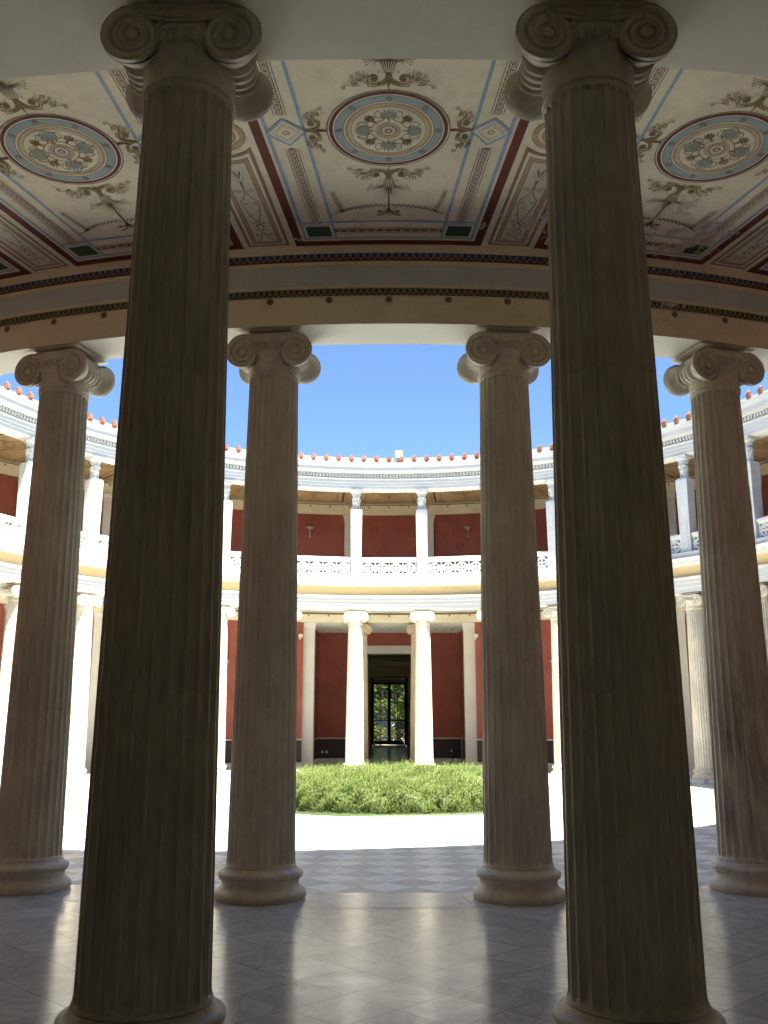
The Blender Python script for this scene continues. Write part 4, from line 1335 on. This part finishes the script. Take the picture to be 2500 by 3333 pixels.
# folded chairs in the corner
fc = thing('folded_chair', 'folded black chair leaning in the right corner of the far porch', 'chair', (2.86, 19.6, 0), radians(-35))
b = MB()
for sx in (-1, 1):
    b.tube([(sx*.2, .10, 0.02), (sx*.2, -.02, .95)], .02, 'black', 8); b.tube([(sx*.17, -.12, 0.02), (sx*.17, .06, .85)], .018, 'black', 8)
b.tube([(-.2, -.02, .95), (0, -.04, 1.0), (.2, -.02, .95)], .022, 'black', 8); b.tube([(-.17, -.12, .03), (.17, -.12, .03)], .018, 'black', 8)
b.build('frame', fc)
b = MB(); b.box(0, -.02, .42, .34, .05, .42, 'black'); b.build('seat', fc, bevel=.01)
b = MB(); b.box(0, -.02, .82, .36, .03, .22, 'black'); b.build('backrest', fc, bevel=.01)
bd = MB(); bd.box(0, 0, .60, .30, .04, 1.2, 'board')
o = bd.build('leaning_board', bevel=.006); o.location = (3.06, 18.9, .005); o.rotation_euler = (0, radians(4), radians(80)); tag(o, 'grey board leaning upright behind the folded black chair', 'board')

# ------------------------------------------------------------------ planting bed
b = MB(); b.lathe([(3.02, -.13), (3.0, -.09), (2.75, -.075), (2.6, -.08), (0, -.06)], 'grass', 96)
rg = random.Random(5)
for i in range(9000):
    a = rg.uniform(0, 2*pi); r = rg.uniform(2.68, 3.0); h = rg.uniform(.025, .05)
    x, y = r*sin(a), r*cos(a); t = rg.uniform(0, pi); dx, dy = .006*cos(t), .006*sin(t)
    b.add([(x-dx, y-dy, -.09), (x+dx, y+dy, -.09), (x+rg.uniform(-.02, .02), y+rg.uniform(-.02, .02), -.085+h)], [(0, 1, 2)], 'grass')
o = b.build('lawn_ring', fix=False); tag(o, 'thin ring of short grass round the rosemary bed', 'grass', kind='stuff')
def bed_height(x, y):
    r = sqrt(x*x+y*y)
    if r > 2.8: return 0
    e = (1-(r/2.82)**7)**.5
    h = .64*e
    h *= 1+.12*sin(x*1.9+.6)*cos(y*1.7+x*.8)+.09*sin(x*3.6+y*2.3)+.07*sin(x*6.3-y*5.1)
    return h
b = MB()
core = []; nr, na = 16, 60
for i in range(nr+1):
    for j in range(na):
        r = 2.60*i/nr; a = 2*pi*j/na; x, y = r*cos(a), r*sin(a); core.append((x, y, -.10+bed_height(x*1.0, y*1.0)*.74))
for j in range(na): core.append((2.56*cos(2*pi*j/na), 2.56*sin(2*pi*j/na), -.12))
b.add(core, [(i*na+j, i*na+(j+1) % na, (i+1)*na+(j+1) % na, (i+1)*na+j) for i in range(nr+1) for j in range(na)], 'rose3', True)
rg = random.Random(11)
def spike(x, y, z, dx, dy, dz, L, nl, mat, big=1):
    l = sqrt(dx*dx+dy*dy+dz*dz); dx, dy, dz = dx/l, dy/l, dz/l
    for k in range(nl):
        s_ = (k+.6)/nl*L
        px, py, pz = x+dx*s_, y+dy*s_, z+dz*s_
        a = k*2.4+rg.uniform(0, 1); n = rg.uniform(.024, .040)*(1.15-.5*k/nl)*big
        ox, oy = cos(a)*n, sin(a)*n; oz = n*rg.uniform(.5, 1.1)
        w = .0055*big
        wx, wy = -sin(a)*w, cos(a)*w
        b.add([(px-wx, py-wy, pz), (px+wx, py+wy, pz), (px+ox, py+oy, pz+oz)], [(0, 1, 2)], mat)
    e = L*1.08; w = .005
    b.add([(x-w, y, z), (x+w, y, z), (x+dx*e, y+dy*e, z+dz*e)], [(0, 1, 2)], mat)
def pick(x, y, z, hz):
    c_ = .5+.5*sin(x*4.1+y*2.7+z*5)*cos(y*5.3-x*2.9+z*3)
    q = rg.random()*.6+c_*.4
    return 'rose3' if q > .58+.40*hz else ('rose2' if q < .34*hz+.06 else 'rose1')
# side wall of the bed: tufts turned up and outward, in little heads
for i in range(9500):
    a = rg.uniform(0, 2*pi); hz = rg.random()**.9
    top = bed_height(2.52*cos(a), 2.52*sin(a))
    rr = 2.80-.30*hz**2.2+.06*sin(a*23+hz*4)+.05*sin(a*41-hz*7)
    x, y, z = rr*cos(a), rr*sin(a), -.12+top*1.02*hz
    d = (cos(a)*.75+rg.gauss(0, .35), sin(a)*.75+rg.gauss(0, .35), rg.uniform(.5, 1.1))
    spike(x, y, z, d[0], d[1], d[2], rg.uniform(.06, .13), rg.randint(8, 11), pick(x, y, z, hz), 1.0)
cntr = 0
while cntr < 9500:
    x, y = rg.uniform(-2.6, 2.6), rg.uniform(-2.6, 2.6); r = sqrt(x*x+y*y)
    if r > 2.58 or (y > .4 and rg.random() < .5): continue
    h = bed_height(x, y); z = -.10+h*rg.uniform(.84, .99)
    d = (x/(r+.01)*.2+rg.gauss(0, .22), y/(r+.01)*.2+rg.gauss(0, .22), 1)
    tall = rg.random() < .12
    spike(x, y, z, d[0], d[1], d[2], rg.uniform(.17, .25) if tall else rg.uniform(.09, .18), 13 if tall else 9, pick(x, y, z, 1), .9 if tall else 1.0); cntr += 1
o = b.build('rosemary_bed', fix=False)
tag(o, 'round low bed of bright green rosemary bushes in the middle of the courtyard', 'shrub bed', kind='stuff')

# ------------------------------------------------------------------ garden behind the far door and tree beyond the roof
def tree(name, x, y, h, cr, ch, seed, label, mats=('leaf', 'leaf2'), n=1500, ls=.16, g=None, base=None):
    rg = random.Random(seed)
    t = thing(name, label, 'tree', (x, y, -.45), 0, g)
    tr = MB()
    tr.tube([(0, 0, 0), (.05, .02, h*.3), (-.03, .05, h*.55), (.05, 0, h*.8)], [.16, .13, .10, .04], 'bark', 8)
    for k in range(7):
        a = k*2.4; z0 = h*(.35+.06*k); L = cr*.8
        tr.tube([(0, 0, z0), (cos(a)*L*.5, sin(a)*L*.5, z0+L*.35), (cos(a)*L, sin(a)*L, z0+L*.6)], [.06, .04, .012], 'bark', 6)
    tr.build('trunk', t)
    c = MB(); zc = base if base is not None else h-ch*.55
    cl = []
    for k in range(26):
        while True:
            p = [rg.uniform(-1, 1) for _ in range(3)]
            if sum(q*q for q in p) < 1: break
        cl.append((p[0]*cr, p[1]*cr, zc+p[2]*ch*.5, rg.uniform(.25, .5)*cr, rg.choice(mats)))
    for i in range(n):
        cx, cy, cz, R_, m = rg.choice(cl)
        v = [rg.gauss(0, 1) for _ in range(3)]; l = sqrt(sum(q*q for q in v)); k = R_*rg.uniform(.5, 1)/l
        px, py, pz = cx+v[0]*k, cy+v[1]*k, cz+v[2]*k
        a, e = rg.uniform(0, 2*pi), rg.uniform(-.6, 1.2); s_ = ls*rg.uniform(.6, 1.3)
        ux, uy, uz = cos(a)*s_, sin(a)*s_, sin(e)*s_*.5; wx, wy, wz = -sin(a)*s_*.35, cos(a)*s_*.35, s_*.2*cos(e)
        c.add([(px-ux*.5, py-uy*.5, pz-uz*.5), (px+wx, py+wy, pz+wz), (px+ux*.5, py+uy*.5, pz+uz*.5), (px-wx, py-wy, pz-wz)], [(0, 1, 2, 3)], m)
    c.build('crown', t, fix=False)
    return t
for i, (x, y, h, cr, ch, mt, lab) in enumerate((
        (-2.6, 60, 6.5, 2.4, 5.5, ('leaf2', 'leaf'), 'tree with pale yellowish leaves seen through the left panes of the garden door'),
        (.6, 63, 7.5, 2.4, 5.5, ('leaf2', 'leaf'), 'bright green tree seen through the middle panes of the garden door'),
        (3.0, 59.5, 6.5, 2.2, 5.0, ('leaf', 'leaf2'), 'darker glossy tree seen through the right panes of the garden door'),
        (-1.5, 72, 9, 3.4, 8, ('leaf',), 'dark tree standing behind the blue canvas in the garden'),
        (3.4, 73, 9, 3.4, 8, ('leaf', 'leaf2'), 'green tree at the back of the garden, right of the bright one'))):
    tree('garden_tree', x, y, h, cr, ch, 30+i, lab, mt, 5200, .30, 'trees in the garden behind the far door')
tree('garden_shrub', -1.25, 55.5, 2.2, .75, 2.0, 77, 'palm-like light green shrub low at the left of the garden door', ('leaf2',), 900, .22, None)['category'] = 'shrub'
tree('garden_shrub', .9, 60, 1.9, 1.5, 1.5, 78, 'brown-green low shrub behind the right leaf of the garden door', ('leaf', 'rose3'), 1200, .2, None)['category'] = 'shrub'
tree('tall_tree', 15.15, 17.6, 14.6, 2.2, 5.0, 91, 'tree top just showing above the roof edge at the far right', ('leaf', 'leaf2'), 2200, .2)
b = MB(); b.add([(-30, 50.4, -.02), (30, 50.4, -.02), (30, 120, -.02), (-30, 120, -.02)], [(0, 1, 2, 3)], 'sand')
b.add([(-30, 50.4, -.45), (30, 50.4, -.45), (30, 50.4, -.02), (-30, 50.4, -.02)], [(0, 1, 2, 3)], 'sand')
struct(b.build('garden_path', fix=False))
b = MB()
vs = [(-1.1, 0, 0), (1.1, 0, 0), (1.1, 1.6, 0), (-1.1, 1.6, 0), (-.95, 0, 2.5), (.9, 0, 2.3), (.9, 1.6, 2.3), (-.95, 1.6, 2.5), (-.2, .1, 3.7), (.5, .1, 3.6), (.5, 1.4, 3.6), (-.2, 1.4, 3.7)]
b.add(vs, [(0, 1, 5, 4), (1, 2, 6, 5), (2, 3, 7, 6), (3, 0, 4, 7), (4, 5, 9, 8), (5, 6, 10, 9), (6, 7, 11, 10), (7, 4, 8, 11), (8, 9, 10, 11)], 'tarp')
o = b.build('canvas_tent'); o.location = (-.75, 64.5, -.02); tag(o, 'pale blue canvas shelter among the trees beyond the garden door', 'tent')

# ------------------------------------------------------------------ light, sky, camera
W = bpy.data.worlds.new('World'); S.world = W; W.use_nodes = True
nt = W.node_tree; nt.nodes.clear()
sky = nt.nodes.new('ShaderNodeTexSky'); sky.sky_type = 'NISHITA'; sky.sun_disc = False
EL, AZ = radians(67.5), radians(37)
# towards the sun: behind the camera (-y) and to the right (+x)
sd = (sin(AZ)*cos(EL), -cos(AZ)*cos(EL), sin(EL))
sky.sun_elevation = EL; sky.sun_rotation = atan2(sd[0], sd[1])
sky.altitude = 0; sky.air_density = .6; sky.dust_density = 0; sky.ozone_density = 6.0
bg = nt.nodes.new('ShaderNodeBackground'); bg.inputs[1].default_value = .05
wo = nt.nodes.new('ShaderNodeOutputWorld')
nt.links.new(sky.outputs[0], bg.inputs[0]); nt.links.new(bg.outputs[0], wo.inputs[0])
L = bpy.data.lights.new('sun', 'SUN'); L.energy = 3.8; L.angle = radians(.5); L.color = (1, .97, .85)
lo = bpy.data.objects.new('sun', L); C.objects.link(lo)
import mathutils
lo.rotation_euler = mathutils.Vector(sd).to_track_quat('Z', 'Y').to_euler(); lo.location = (20, -20, 40)

cam = bpy.data.cameras.new('camera'); co = bpy.data.objects.new('camera', cam); C.objects.link(co)
cam.sensor_fit = 'VERTICAL'; cam.sensor_height = 24; cam.lens = 24*3077/3333
cam.clip_start = .05; cam.clip_end = 3000
co.location = (0, -22.05, 1.6); co.rotation_euler = (pi/2+.2215, 0, radians(.31))
S.camera = co
S.view_settings.view_transform = 'Standard'; S.view_settings.look = 'None'; S.view_settings.gamma = 1
S.view_settings.exposure = 2.87
S.cycles.max_bounces = 12; S.cycles.diffuse_bounces = 8; S.cycles.glossy_bounces = 4; S.cycles.transparent_max_bounces = 12
S.cycles.sample_clamp_indirect = 8
